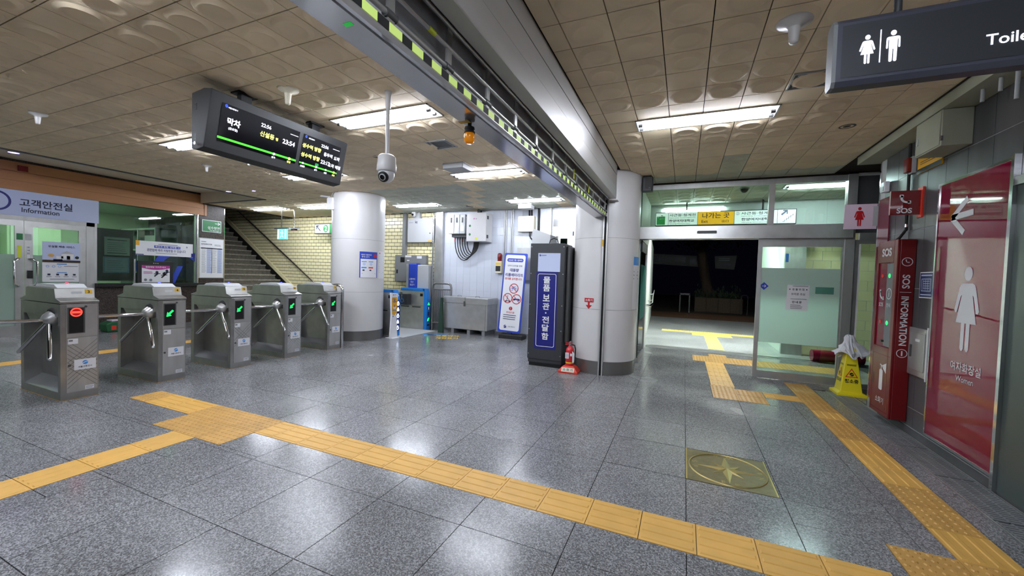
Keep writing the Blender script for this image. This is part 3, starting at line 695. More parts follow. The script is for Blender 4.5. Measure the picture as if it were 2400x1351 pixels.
g.rect(A+.6*W+.2, zb+zh*.83, A+W*.98, zb+zh*.845, 'scr_white'); g.rect(A-.005, zb+zh*.075, A+W, zb+zh*.13, 'scr_green')
g.lay(3); g.disc(A+W*.68, zb+zh*.1, .012, 'scr_white'); g.disc(A+W*.9, zb+zh*.1, .014, 'scr_yellow'); T('성수', .68, .0, 'scr_white', .022); T('용답', .9, .0, 'scr_yellow', .022); g.lay(2)
A, W = .905, .495
g.swirl(A+.03, zb+zh*.94, .013, 'scr_blue', 'screen_black'); T('서울교통공사', .2, .92, 'scr_white', .013); T('22:56', .56, .84, 'scr_white', .032); T('성수역 방향', .24, .66, 'scr_yellow', .046, bold=.02); T('용두역', .68, .6, 'scr_white', .042); T('도착', .93, .58, 'scr_white', .042)
T('성수역 방향', .24, .37, 'scr_yellow', .046, bold=.02); T('23:12', .64, .33, 'scr_white', .042, bold=.02); T('도착 예정', .9, .3, 'scr_white', .042)
g.rect(A+W*.78, zb+zh*.86, A+W*.97, zb+zh*.875, 'scr_white'); g.rect(A-.002, zb+zh*.075, A+W, zb+zh*.12, 'scr_green')
g.lay(3); g.disc(A+W*.08, zb+zh*.1, .01, 'scr_white'); T('신설동', .08, .0, 'scr_white', .02); g.disc(A+W*.42, zb+zh*.1, .012, 'scr_white'); T('용두', .42, .0, 'scr_white', .02); g.rr(A+W*.38, zb+zh*.13, A+W*.47, zb+zh*.22, .008, 'sign_lit_green'); g.disc(A+W*.68, zb+zh*.1, .01, 'scr_white'); T('신답', .68, .0, 'scr_white', .02); g.disc(A+W*.91, zb+zh*.1, .012, 'scr_yellow'); T('용답', .91, .0, 'scr_yellow', .02)
g.build('screen_text', bd)
b = MB()
for z in (2.53, 2.545, 2.56, 2.575, 2.59, 2.80, 2.815, 2.83, 2.845): b.box(-3.96, -3.925, 2.127, 2.131, z, z+.006)
b.build('vent_slots', 'black', bd); MB().tube([(-3.9,2.13,2.5),(-3.9,2.1,2.5)], .012).build('lens_knob', 'steel_polish', bd)
for y in (2.5, 3.27): MB().box(-3.9, -3.84, y-.05, y+.05, 2.94, HC).box(-3.93, -3.81, y-.09, y+.09, HC-.015, HC).build('ceiling_mount', 'black', bd)
# ---- toilet sign overhead
ts = thing('hanging_sign', 'dark grey hanging toilet sign with white figures at upper right', 'sign', (1.2, 2.2, 2.33)); zt, zb_ = 2.60, 2.35
MB().prism([(2.2,zb_),(2.2,zt),(2.215,zt+.02),(2.27,zt+.02),(2.285,zt),(2.285,zb_),(2.27,zb_-.02),(2.215,zb_-.02)], 'x', .575, 1.9).build('case', 'sign_grey', ts)
MB().prism([(2.2,zb_),(2.2,zt),(2.215,zt+.02),(2.27,zt+.02),(2.285,zt),(2.285,zb_),(2.27,zb_-.02),(2.215,zb_-.02)], 'x', .56, .575).build('end_cap', 'mid_grey', ts)
g = G((0,2.2,0), *YM, .002); g.rect(.592, zb_+.012, 1.88, zt-.012, 'dark_grey'); g.build('face', ts)
g = G((0,2.2,0), *YM, .002).lay(2); woman(g, .68, 2.41, .122, 'lit_white'); g.build('woman_figure', ts); g = G((0,2.2,0), *YM, .002).lay(2); man(g, .766, 2.405, .13, 'lit_white'); g.build('man_figure', ts); g = G((0,2.2,0), *YM, .002).lay(2); g.rect(.7215, 2.408, .7255, 2.545, 'lit_white'); g.build('divider_line', ts); g = G((0,2.2,0), *YM, .002).lay(2); g.text('Toilet', 1.05, 2.436, 'lit_white', h=.042, al='l'); g.build('lettering', ts)
MB().tube([(.79,2.24,zt),(.79,2.24,HC)], .014).build('hanger_rod', 'dark_grey', ts); MB().tube([(1.7,2.24,zt),(1.7,2.24,HC)], .014).build('hanger_rod', 'dark_grey', ts)
for i, (y, z1) in enumerate(((4.18,2.87),(3.99,2.87),(3.83,2.75))): tag(MB().tube([(2.0,y,2.965),(2.0,y,z1)], .012, 10).build('drop_pipe', 'light_grey'), ['far hanging grey pipe stub under the toilet sign', 'middle hanging grey pipe stub under the toilet sign', 'longest hanging pipe stub at the right edge'][i], 'pipe', 'pipe stubs below the soffit')
# ================================================================== TURNSTILES
XT = -5.86; YT = [1.945, 2.78, 3.63, 4.47, 5.31]; TW = .295
def ts_proto():
    y0 = YT[0]; y1 = y0+TW; X = lambda x: XT+x
    r = thing('turnstile', 'turnstile', 'turnstile', (XT, y0, 0), 'row of stainless tripod turnstiles')
    b = MB()   # body with recess on the -y side
    b.box(X(-.055), X(0), y0, y1, 0, 1.005); b.box(X(-.93), X(-.86), y0, y1, 0, 1.005); b.box(X(-.86), X(-.055), y0, y1, 0, .085)
    b.box(X(-.86), X(-.055), y0+.14, y1, .085, .87)
    b.prism([(X(-.86),.87),(X(-.86),1.005),(X(-.055),1.005),(X(-.055),.87)], 'y', y0, y1)
    b.prism([(X(-.86),.895),(X(-.75),.80),(X(-.30),.80),(X(-.055),.87),(X(-.055),.895)], 'y', y0+.012, y1-.05)
    b.build('body', 'steel_body', r, .003)
    MB().prism([(y0+.003,.086),(y0+.139,.17),(y0+.139,.086)], 'x', X(-.858), X(-.057)).build('kick_slope', 'steel_polish', r)
    t = MB(); t.prism([(X(-.93),1.012),(X(-.93),1.03),(X(-.80),1.062),(X(-.785),1.155),(X(-.75),1.165),(X(-.125),1.165),(X(-.1),1.065),(X(.004),1.035),(X(.004),1.012)], 'y', y0-.004, y1+.004).build('top_hood', 'steel_body', r, .003)
    MB().prism([(X(-.68),1.165),(X(-.63),1.195),(X(-.50),1.205),(X(-.24),1.205),(X(-.16),1.166)], 'y', y0+.03, y1-.03).build('reader_pad', 'light_grey', r, .004)
    MB().box(X(-.5),X(-.26),y0+.07,y1-.07,1.205,1.2065).build('reader_window', 'mid_grey', r)
    b = MB(); b.box(X(0), X(.003), y0+.045, y1-.012, .655, 1.0); b.build('upper_panel', 'steel', r)
    d = MB().box(X(0), X(.003), y0+.045, y1-.012, .075, .65).build('door', 'steel_satin', r)
    MB().tube([(X(.002),y0+.065,.36),(X(.008),y0+.065,.36)], .012, 12).build('lock', 'steel_dark', d)
    MB().tube([(X(.002),y0+.19,.975),(X(.008),y0+.19,.975)], .011, 12).build('upper_lock', 'steel_dark', r)
    MB().box(X(.003), X(.004), y0+.05, y0+.185, .695, .97).build('screen_bezel', 'steel_dark', r); MB().box(X(.004), X(.0055), y0+.062, y0+.172, .702, .958).build('screen', 'black', r)
    g = G((X(.0035), y0, 0), *XP, .001); g.rect(.1,.305,.27,.415,'paper').lay(2); g.swirl(.185,.378,.022,'sky_blue','paper'); g.text('서울교통공사', .185, .335, 'ink', w=.11); g.build('logo_sticker', r)
    g = G((X(.0035), y0, 0), *XP, .001); g.rect(.055,.585,.13,.64,'paper').lay(2).rect(.06,.612,.09,.63,'mid_grey'); g.build('asset_sticker', r)
    g = G((X(.0035), y0, 0), *XP, .001); g.rect(.185,.085,.255,.125,'paper').lay(2).bars(.19,.12,.25,.09,2,'grey_text'); g.build('small_sticker', r)
    g = G((X(-.105), y0, 1.07), (0,1,0), (-.02,0,.1), .002); g.rr(.12,.0,.2,.06,.003,'light_grey'); g.build('ticket_slot_plate', r)
    # tripod head and three arms
    hc = Vector((X(-.19), y0-.0, .845)); ax = Vector((0,-.8,-.6)).normalized(); M = Matrix.Translation(hc) @ Vector((0,0,1)).rotation_difference(ax).to_matrix().to_4x4()
    xf(MB().lathe([(.095,-.11),(.095,-.04),(.085,-.03)], (0,0,0), 20), M).build('hub_collar', 'rubber', r)
    hb = xf(MB().lathe([(.08,-.04),(.075,.02),(.055,.06),(.001,.065)], (0,0,0), 20), M).build('hub', 'steel', r)
    for d in ((0,-1,.02),(.69,-.22,-.69),(-.69,-.22,-.69)):
        d = Vector(d).normalized(); p = hc+d*.05+ax*.02
        MB().tube([p, p+d*.46, p+d*.47], [.0185,.0185,.012], 12).build('arm', 'chrome', r)
    MB().box(X(-.937), X(.008), y0-.007, y1+.007, 0, .005).build('sealant_base', 'sealant', r)
    return r
names = ['stainless turnstile numbered 3 with glowing red no-entry display', 'stainless turnstile numbered 4 next to the red lit one', 'middle stainless turnstile of the row, numbered 5', 'stainless turnstile numbered 6 with bright chevron-patterned door', 'last stainless turnstile numbered 7 beside the round column']
proto = ts_proto(); roots = [proto]; proto['label'] = names[0]
for i in range(1, 5): roots.append(copy_tree(proto, (XT, YT[i], 0), names[i]))
for i, r in enumerate(roots):
    y0 = YT[i]; fx = XT+.0055
    g = G((fx, y0, 0), *XP, .001)
    if i == 0:
        g.ring(.117,.918,.036,.047,'led_red_hot').lay(1); g.disc(.117,.918,.035,'led_red').lay(2); g.rect(.084,.908,.15,.928,'led_red_hot')
    else:
        g.line(.15,.88,.095,.825,.022,'led_green'); g.poly([(.08,.805),(.135,.815),(.09,.862)],'led_green')
    g.build('display_symbol', r)
    MB().lathe([(.016*math.cos(a), 1.2055+.016*math.sin(a)) for a in [.0+.26*k for k in range(7)]], (XT-.3, y0+.15, 0), 12).build('status_dome', 'led_red_dome' if i == 0 else 'led_blue', r)
    g = G((XT-.112, y0, 1.1), (0,1,0), (-.02,0,.1), .003); g.rect(.225,.0,.285,.05,'label_yellow').lay(2).text(str(3+i), .255, .025, 'black', h=.03, bold=.03); g.build('number_plate', r)
    if i in (0, 2, 3):
        g = G((XT+.003, y0, 0), *XP, .0006); x0, x1, z0, z1 = .05, .28, (.3 if i == 2 else .1), .64
        for k in range(-8, 9):
            for s in (1, -1):
                c = z0+(z1-z0)*.5+k*.045
                za, zb2 = c-s*.115, c+s*.115
                if min(za, zb2) > z0 and max(za, zb2) < z1: g.line(x0, za, x1, zb2, .003, 'steel_dark' if i != 3 else 'chrome')
        g.build('embossed_lines', r)
# grab rail at the end of the row
gr_ = thing('grab_rail', 'bent steel rail at the last turnstile beside the column', 'rail', (-5.95, 5.66, 0))
MB().tube([(-6.5,5.66,0),(-6.5,5.66,1.05)]+[(-6.4+.1*math.cos(a)*1, 5.66, 1.05+.12*math.sin(a)) for a in [math.pi-.3*k for k in range(1,6)]]+[(-5.98+.1*math.cos(a), 5.66, 1.05+.12*math.sin(a)) for a in [1.4-.28*k for k in range(6)]]+[(-5.88,5.66,.9),(-5.88,5.66,.0)], .028, 12).build('bent_tube', 'chrome', gr_)
MB().tube([(-6.5,5.66,.85),(-5.88,5.66,.85)], .016, 10).build('cross_bar', 'chrome', gr_)
# ================================================================== OFFICE
wl = struct(MB().box(XO-.15, XO, 4.36, 6.36, 0, .93).box(XO-.15, XO, 6.36, 6.98, 0, 3.33).box(XO-.15, XO, -5, 6.4, 2.76, 3.4).build('wall_left', 'wall_granite'))
struct(MB().box(-15.2, XO-.15, 6.9, 6.98, 0, 3.4).build('wall_stair_side', 'wall_granite'))
MB().box(XO, XO+.14, 4.36, 6.42, .93, 1.0).build('counter_sill', 'black', wl)
# stone slabs on the corner pillar
for i, (z0, z1) in enumerate(((0,.8),(.8,1.6),(1.6,2.4),(2.4,3.28))): MB().box(XO, XO+.012, 6.37, 6.975, z0+.002, z1-.002).build('stone_slab', 'wall_granite', wl)
for i in range(4): MB().box(XO, XO+.012, 4.37+.5*i, 4.866+.5*i, .002, .925).build('stone_slab', 'wall_granite', wl)
MB().box(XO, XO+.02, 6.975, 6.99, 0, 3.3).build('corner_bead', 'chrome', wl)
# room behind
struct(MB().box(-15.2, -15.1, -5, 6.9, 0, 3.4).build('wall_office_rear', 'room_wall')); struct(MB().box(-15.1, XO-.15, .6, .7, 0, 3.4).build('wall_office_side', 'room_wall'))
struct(MB().box(-15.1, XO-.15, .7, 6.9, 2.85, 2.9).build('ceiling_office', 'white_wall'))
for i, y in enumerate((2.2, 4.6)): tag(MB().box(-13.9, -12.7, y-.12, y+.12, 2.835, 2.85).build('panel_light', 'room_lamp'), ['office ceiling light panel behind the glass doors', 'office ceiling light panel behind the wide window'][i], 'light', 'office light panels')
fa = thing('wooden_fascia', 'long brown wooden fascia over the office front', 'fascia', (XO, 3, 2.75))
MB().box(XO, XO+.04, -3, 6.515, 2.76, 2.93).build('lower_board', 'wood', fa); MB().box(XO, XO+.03, -3, 6.515, 2.936, 3.1).build('middle_board', 'wood', fa); MB().box(XO, XO+.04, -3, 6.515, 3.106, 3.28).build('upper_board', 'wood', fa)
MB().box(XO, XO+.02, -3, 6.51, 2.93, 3.11).build('shadow_gap', 'wood_dark', fa); MB().box(XO, XO+.05, 6.47, 6.52, 2.755, 3.285).build('end_board', 'wood', fa)
sg = thing('office_sign', 'pale blue information office sign with circled i under the fascia', 'sign', (XO, 3, 2.28))
MB().box(XO, XO+.03, 1.2, 4.42, 2.28, 2.755).build('panel', 'pale_blue', sg)
g = G((XO+.03, 0, 0), *XP, .003); g.ring(3.02,2.53,.15,.185,'navy'); g.text('i', 3.02, 2.53, 'navy', h=.2, bold=.02); g.text('고객안전실', 3.66, 2.54, 'ink', h=.15, bold=.02); g.text('Information', 3.58, 2.40, 'ink', h=.09, w=.5); g.build('lettering', sg)
# glass double door
dr = struct(MB().box(XO-.04, XO+.02, 4.23, 4.36, 0, 2.28).box(XO-.04, XO+.02, 2.2, 4.36, 2.2, 2.28).build('door_1', 'steel_satin'))
def leaf(y0, y1, hy):
    l = MB(); l.box(XO-.03, XO+.01, y0, y0+.11, 0, 2.2); l.box(XO-.03, XO+.01, y1-.11, y1, 0, 2.2); l.box(XO-.03, XO+.01, y0+.11, y1-.11, 2.09, 2.2); l.box(XO-.03, XO+.01, y0+.11, y1-.11, 0, .2)
    l = l.build('door_leaf', 'steel', dr)
    MB().box(XO-.012, XO-.006, y0+.11, y1-.11, .2, 2.09).build('door_pane', 'office_glass', l); MB().box(XO-.006, XO-.005, y0+.11, y1-.11, .2, 1.55).build('frosted_film', 'frost_glass', l)
    s = 1 if hy < (y0+y1)/2 else -1
    MB().tube([(XO+.01,hy,1.47),(XO+.08,hy+s*.03,1.47),(XO+.09,hy+s*.08,1.42),(XO+.09,hy+s*.08,1.0),(XO+.08,hy+s*.03,.95),(XO+.01,hy,.95)], .02, 10).build('pull_handle', 'chrome', l)
    return l
leaf(2.5, 3.36, 3.3); l2 = leaf(3.37, 4.23, 3.43)
MB().box(XO+.01, XO+.04, 3.4, 3.47, 1.1, 1.25).build('door_lock', 'black', l2)
g = G((XO+.011,0,0), *XP, .002); g.rect(3.28,1.5,3.33,1.72,'lime'); g.rect(3.40,1.48,3.44,1.72,'paper'); g.rect(3.27,1.83,3.35,1.95,'green'); g.rect(3.38,1.83,3.46,1.95,'light_grey'); g.lay(2); [g.text(c, 3.42, 1.69-.055*k, 'ink', h=.035) for k, c in enumerate('여세요')]; g.build('door_notices', dr)
po = thing('door_poster', 'lost property delivery poster on the office glass door', 'poster', (XO+.015, 3.87, 1.03))
g = G((XO+.005,0,0), *XP, .003); g.rect(3.6,1.03,4.14,1.83,'paper'); g.build('sheet', po)
g = G((XO+.005,0,0), *XP, .003).lay(2); g.rect(3.6,1.42,4.14,1.83,'pale_blue'); g.lay(3); g.rect(3.6,1.42,4.14,1.47,'soil_stone'); g.text('유실물 배송 서비스', 3.87, 1.74, 'ink', w=.38, bold=.02)
g.poly([(3.85,1.6),(3.94,1.66),(4.05,1.6)],'light_grey'); g.rect(3.86,1.5,4.04,1.6,'white'); g.rect(3.94,1.48,3.99,1.56,'soil_stone'); g.rect(3.79,1.48,3.89,1.55,'white'); g.rect(3.75,1.45,3.88,1.49,'navy'); g.disc(3.72,1.56,.045,'tactile_dots',ry=.03); g.disc(4.09,1.53,.03,'leaf'); 
g.rect(3.8,1.38,3.94,1.4,'sky_blue'); g.rect(3.9,1.345,4.1,1.352,'ink'); g.rect(3.8,1.21,3.94,1.225,'sky_blue')
for k in range(3): g.ring(3.67+.085*k,1.34,.018,.023,'sky_blue',12)
for k in range(4): g.rect(3.67+.12*k,1.16,3.71+.12*k,1.195,'ink'); g.rect(3.655+.12*k,1.13,3.725+.12*k,1.14,'grey_text')
g.rect(3.7,1.08,4.05,1.09,'grey_text'); g.build('print', po)
# window
wn = struct(MB().box(XO-.05, XO+.01, 4.36, 4.4, 1.0, 2.76).box(XO-.05, XO+.01, 6.28, 6.36, 1.0, 2.76).box(XO-.05, XO+.01, 5.03, 5.06, 1.0, 1.55).build('window_1', 'steel'))
MB().box(XO-.03, XO-.024, 4.4, 6.28, 1.0, 2.76).build('window_pane', 'office_glass', wn); MB().tube([(XO+.03,6.32,1.0),(XO+.03,6.32,2.76)], .025, 12).build('corner_post', 'chrome', wn)
g = G((XO-.022,0,0), *XP, .002); g.ring(5.95,1.28,.42,.58,'blue',40); g.poly([(5.72,1.0),(5.85,1.0),(6.02,1.42),(5.9,1.42)],'blue'); g.build('window_emblem', wn)
dp = thing('notice_stand', 'dark notice board with two white sheets inside the office window', 'notice board', (XO-.1, 4.75, 1.0))
MB().box(XO-.12, XO-.08, 4.42, 5.05, 1.05, 2.2).build('board', 'dark_grey', dp)
g = G((XO-.08,0,0), *XP, .003); g.rect(4.55,1.62,4.99,2.02,'paper'); g.rect(4.53,1.23,4.98,1.58,'pale_blue'); g.lay(2); g.rect(4.6,1.95,4.94,1.97,'ink'); g.bars(4.6,1.92,4.94,1.7,5,'grey_text',.2); g.rect(4.6,1.66,4.94,1.675,'ink'); g.frame(4.54,1.24,4.97,1.57,.012,'sky_blue'); g.bars(4.6,1.52,4.92,1.28,5,'grey_text',.15); g.build('sheets', dp)
bn = thing('window_banner', 'white banner with blue Korean headline across the office window', 'banner', (XO-.015, 5.65, 1.65))
g = G((XO-.018,0,0), *XP, .002); g.rect(5.07,1.655,6.24,1.99,'paper'); g.build('sheet', bn)
g = G((XO-.018,0,0), *XP, .002).lay(2); g.rect(5.07,1.88,5.14,1.99,'sign_yellow'); g.rect(5.07,1.66,5.22,1.68,'navy'); g.rect(6.2,1.66,6.24,1.75,'navy'); g.rect(5.42,1.84,5.96,1.9,'blue'); g.rect(5.5,1.92,5.9,1.935,'grey_text'); g.text('관련법에 따라 처벌받을 수 있습니다', 5.68, 1.785, 'navy', w=.8, h=.07); g.lay(3); g.text('폭언과 폭행, 성희롱 시', 5.69, 1.87, 'paper', w=.5, h=.045); g.swirl(6.1,1.9,.018,'navy','paper'); g.bars(5.45,1.73,5.95,1.7,1,'grey_text'); g.build('print', bn)
kp = thing('advert_screen', 'black framed screen with magenta poster on the office counter', 'screen', (XO+.07, 5.42, 1.0))
MB().box(XO+.02, XO+.06, 5.07, 5.77, 1.0, 1.52).build('frame', 'black', kp, .006)
g = G((XO+.06,0,0), *XP, .002); g.rect(5.15,1.02,5.7,1.42,'paper'); g.lay(2); g.poly([(5.15,1.42),(5.15,1.36)]+[(5.15+.055*k,1.36-.045*math.sin(math.pi*k/10)) for k in range(1,10)]+[(5.7,1.36),(5.7,1.42)],'plum'); g.lay(3); g.text('횡령예방 지켜주세요', 5.42, 1.38, 'paper', w=.4)
for cx, cy, m in ((5.44,1.2,'ink'),(5.58,1.17,'black'),(5.64,1.24,'ink')): g.disc(cx,cy+.06,.03,m); g.line(cx-.05,cy-.04,cx+.03,cy+.04,.03,m); g.line(cx-.06,cy+.02,cx+.07,cy+.03,.018,m)
g.bars(5.18,1.28,5.36,1.22,2,'plum',.4); g.disc(5.22,1.08,.03,'grey_text'); g.disc(5.32,1.075,.03,'grey_text'); g.build('poster_print', kp)
MB().tube([(XO+.06,5.38,1.47),(XO+.062,5.38,1.47)], .01, 10).tube([(XO+.06,5.42,1.47),(XO+.062,5.42,1.47)], .01, 10).tube([(XO+.06,5.46,1.47),(XO+.062,5.46,1.47)], .01, 10).build('camera_dots', 'light_grey', kp)
ds = thing('direction_sign', 'green direction sign with arrow on the granite pillar', 'sign', (XO+.02, 6.65, 2.34)); MB().box(XO+.012, XO+.03, 6.42, 6.89, 2.345, 2.66).build('panel', 'white', ds)
g = G((XO+.03,0,0), *XP, .003); g.rect(6.435,2.36,6.875,2.645,'green').lay(2); g.text('성수방면', 6.7, 2.46, 'white', w=.3); g.text('To Seongsu', 6.72, 2.39, 'white', w=.25); g.line(6.73,2.58,6.85,2.58,.014,'white'); g.line(6.8,2.62,6.855,2.58,.014,'white'); g.line(6.8,2.54,6.855,2.58,.014,'white'); g.build('lettering', ds)
tt = thing('timetable', 'framed white train timetable on the granite pillar', 'timetable', (XO+.02, 6.65, 1.13)); MB().box(XO+.012, XO+.035, 6.35, 6.96, 1.13, 2.18).build('frame', 'light_grey', tt)
g = G((XO+.035,0,0), *XP, .003); g.rect(6.37,1.15,6.94,2.16,'paper').lay(2); g.text('열차운행시각표', 6.53, 2.02, 'ink', w=.26); g.bars(6.4,2.1,6.55,2.07,1,'ink'); g.bars(6.72,2.03,6.92,1.98,2,'grey_text')
for k in range(4): g.rect(6.4+.13*k, 1.26, 6.525+.13*k, 1.92, 'pale_blue' if k % 2 else 'white'); g.rect(6.4+.13*k,1.9,6.525+.13*k,1.93,'grey_text')
g.rect(6.648,1.26,6.662,1.93,'ink'); g.lay(3)
for k in range(4): g.bars(6.41+.13*k, 1.89, 6.515+.13*k, 1.27, 22, 'grey_text', .25)
g.build('print', tt)
bg = thing('grocery_bag', 'dark green bag with papers on the floor behind turnstiles', 'bag', (-11.05, 4.5, 0)); MB().prism([(4.3,0),(4.68,0),(4.72,.2),(4.6,.24),(4.36,.22),(4.27,.18)], 'x', -11.2, -10.9).build('sack', 'bag_green', bg, .03); MB().box(-11.15, -10.93, 4.38, 4.66, .22, .25).build('papers', 'pale_pink', bg, .01); MB().box(-10.9, -10.893, 4.36, 4.44, .05, .14).build('red_label', 'orange_red', bg)
# things inside the office
cbt = thing('office_cabinet', 'pale cabinet door seen through the office glass', 'cabinet', (-14.9, 4.4, 0)); MB().box(-15.08, -14.7, 4.0, 4.9, 0, 2.4).build('carcass', 'room_wall', cbt, .01); MB().box(-14.7, -14.68, 4.05, 4.5, .1, 2.35).build('door', 'white_wall', cbt, .01); MB().box(-14.68, -14.67, 4.2, 4.4, 1.6, 2.1).build('window', 'dark_grey', cbt)
cbt = thing('office_shelf', 'grey office shelving unit behind the wide window', 'shelf', (-13.5, 6.2, 0)); 
for z in (.0,.6,1.2,1.8,2.35): MB().box(-14.3, -12.6, 5.9, 6.4, z, z+.04).build('shelf_board', 'room_grey', cbt)
for xx in (-14.3, -13.45, -12.64): MB().box(xx, xx+.04, 5.9, 6.4, 0, 2.4).build('upright', 'room_grey', cbt)
tag(MB().box(-13.2, -12.75, 5.95, 6.3, 1.84, 2.2).build('file_box', 'mid_grey'), 'grey file box on the office shelf', 'box'); tag(MB().box(-14.0, -13.6, 5.95, 6.3, 1.24, 1.5).build('file_box', 'blue'), 'blue file box on the office shelf', 'box')
cbt = thing('wall_cabinet', 'white wall cabinet at the left inside the office', 'cabinet', (-15, 3.0, 1.2)); MB().box(-15.1, -14.8, 2.7, 3.6, 1.5, 2.3).build('carcass', 'white_wall', cbt); MB().box(-14.8, -14.78, 2.75, 3.55, 1.55, 2.25).build('door', 'white', cbt)
tag(MB().box(XO+.041, XO+.08, 3.28, 3.4, 3.12, 3.22).build('alarm_sounder', 'sos_red'), 'small dark red box on the wooden fascia', 'alarm')
# ================================================================== STAIRS
st = thing('staircase', 'grey stone staircase rising left beside the yellow brick wall', 'staircase', (-10.7, 7.95, 0))
x0 = -10.55; tr, ri = .237, .155
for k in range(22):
    MB().box(x0-tr*(k+1)-.02, x0-tr*k, 6.98, YW-.045, ri*k, ri*(k+1)-.035).build('riser', 'step_riser_shade', st); MB().box(x0-tr*(k+1)-.03, x0-tr*k+.02, 6.98, YW-.045, ri*(k+1)-.035, ri*(k+1)).build('tread', 'step_stone', st)  # risers darkened to paint the shadow line under each tread
sl = ri/tr; xe = x0-tr*22
MB().prism([(x0+.15,.05),(x0+.15,.12),(xe,sl*(x0-xe)+.42-.1),(xe,sl*(x0-xe)-.1)], 'y', YW-.045, YW-.012).build('black_skirting', 'black', st)
MB().prism([(x0+.35,.02),(x0+.35,.12),(xe,sl*(x0-xe)+.46),(xe,sl*(x0-xe)+.3)], 'y', YW-.05, YW-.012).build('yellow_coping', 'yellow_brick', st)
MB().tube([(x0+.9,YW-.1,.62),(x0+.5,YW-.1,.83),(xe,YW-.1,.92+sl*(x0-xe)+.15)], .025, 12).build('handrail', 'chrome', st)
for k in range(6): xx = x0-.1-.85*k; MB().tube([(xx,YW-.02,.84+sl*(x0-xx)),(xx,YW-.06,.84+sl*(x0-xx)),(xx,YW-.1,.9+sl*(x0-xx))], .01, 8).build('rail_bracket', 'chrome', st)
rs = thing('running_man_sign', 'glowing turquoise emergency exit sign hanging before the brick wall', 'exit sign', (-10.0, 7.5, 2.24))
MB().box(-10.19, -9.82, 7.5, 7.54, 2.235, 2.51).build('light_box', 'exit_teal', rs, .008); g = G((0,7.5,0), *YM, .002); g.disc(-10.0,2.45,.022,'lit_white'); g.line(-10.0,2.43,-10.01,2.35,.03,'lit_white'); g.line(-10.01,2.36,-9.95,2.28,.02,'lit_white'); g.line(-10.01,2.35,-10.06,2.28,.02,'lit_white'); g.line(-10.07,2.41,-9.94,2.40,.016,'lit_white'); g.rect(-10.17,2.25,-10.12,2.49,'lit_white'); g.rect(-9.89,2.25,-9.84,2.49,'lit_white'); g.build('runner_figure', rs)
MB().box(-10.3, -9.78, 7.49, 7.55, 2.51, 2.535).build('top_rail', 'mid_grey', rs); 
MB().tube([(-10.05,7.52,2.53),(-10.05,7.52,HC)], .012).build('hanger_rod', 'steel_dark', rs)
rl = thing('ceiling_indicator', 'thin rod with small dark red lamp right of the running man sign', 'indicator lamp', (-9.85, 7.7, 2.5)); MB().tube([(-9.8,7.7,2.53),(-9.8,7.7,HC)], .012).build('rod', 'chrome', rl); MB().box(-9.95, -9.62, 7.67, 7.73, 2.53, 2.56).build('bar', 'light_grey', rl); MB().box(-9.87, -9.72, 7.66, 7.74, 2.49, 2.53).build('lamp', 'sos_red', rl)
n2 = thing('direction_board', 'white hanging board with black arrow and green number two', 'sign', (-9.4, 8.55, 2.49)); MB().box(-10.02, -8.2, 8.55, 8.65, 2.49, 2.79).build('case', 'dark_grey', n2)
g = G((0,8.55,0), *YM, .003); g.rect(-10.0,2.515,-8.22,2.765,'sign_lit_white').lay(2); g.line(-9.93,2.72,-9.78,2.57,.03,'ink'); g.rect(-9.95,2.71,-9.83,2.74,'ink'); g.rect(-9.95,2.62,-9.92,2.74,'ink'); g.rect(-9.715,2.515,-9.705,2.765,'grey_text'); g.disc(-9.57,2.64,.105,'sign_lit_green',24,.11).lay(3); g.text('2', -9.57, 2.64, 'lit_white', h=.14); g.lay(2); g.rect(-9.43,2.515,-8.22,2.765,'sign_lit_green'); g.build('lettering', n2)
MB().tube([(-9.0,8.6,2.79),(-9.0,8.6,HC)], .012).build('hanger_rod', 'dark_grey', n2)
wp = thing('wall_plate', 'small pale wall plate with green letter peeking from behind the column', 'sign', (-9.3, YW-.02, 1.95)); MB().box(-9.62, -9.1, YW-.03, YW-.004, 1.95, 2.22).build('plate', 'pale_blue', wp); g = G((0,YW-.03,0), *YM, .003); g.text('E', -9.42, 2.1, 'green', h=.1); g.rect(-9.5,2.0,-9.35,2.015,'green'); g.build('letter', wp)
# ================================================================== BACK OF THE CONCOURSE
def wallbox(name, label, cat, x0, x1, z0, z1, d, m, y=YW-.006, doorm=None):
    r = thing(name, label, cat, ((x0+x1)/2, y, z0)); MB().box(x0, x1, y-d+.012, y, z0, z1).build('case', m, r, .006); MB().box(x0+.006, x1-.006, y-d, y-.0+.012-d, z0+.006, z1-.006).build('door', doorm or m, r, .003); return r
kt = wallbox('telecom_cabinet', 'pale telecom wall cabinet with black kt lettering on yellow bricks', 'cabinet', -6.91, -6.1, 2.26, 2.9, .13, 'light_grey')
g = G((0,YW-.136,0), *YM, .003); g.text('kt', -6.62, 2.80, 'ink', h=.07, bold=.03); g.rect(-6.86,2.78,-6.73,2.79,'grey_text'); g.rect(-6.24,2.275,-6.13,2.31,'sign_yellow'); g.build('lettering', kt); MB().tube([(-6.18,YW-.135,2.5),(-6.18,YW-.15,2.5)], .014, 10).build('lock', 'dark_grey', kt)
MB().box(-6.75, -6.55, YW-.1, YW-.006, 2.9, HC).build('cable_duct', 'light_grey', kt)
fc = thing('bullet_camera', 'small white dome camera on the telecom cabinet duct', 'security camera', (-6.66, YW-.2, 2.95)); MB().lathe([(.05,3.06),(.06,3.03),(.06,2.99),(.05,2.95),(.02,2.93),(.001,2.928)], (-6.66,YW-.2,0), 18).build('shell', 'white_panel', fc); MB().tube([(-6.66,YW-.24,2.985),(-6.66,YW-.266,2.98)], .03, 14).build('lens', 'black', fc)
MB().box(-6.69, -6.63, YW-.2, YW-.101, 3.03, 3.05).build('arm', 'white_panel', fc)
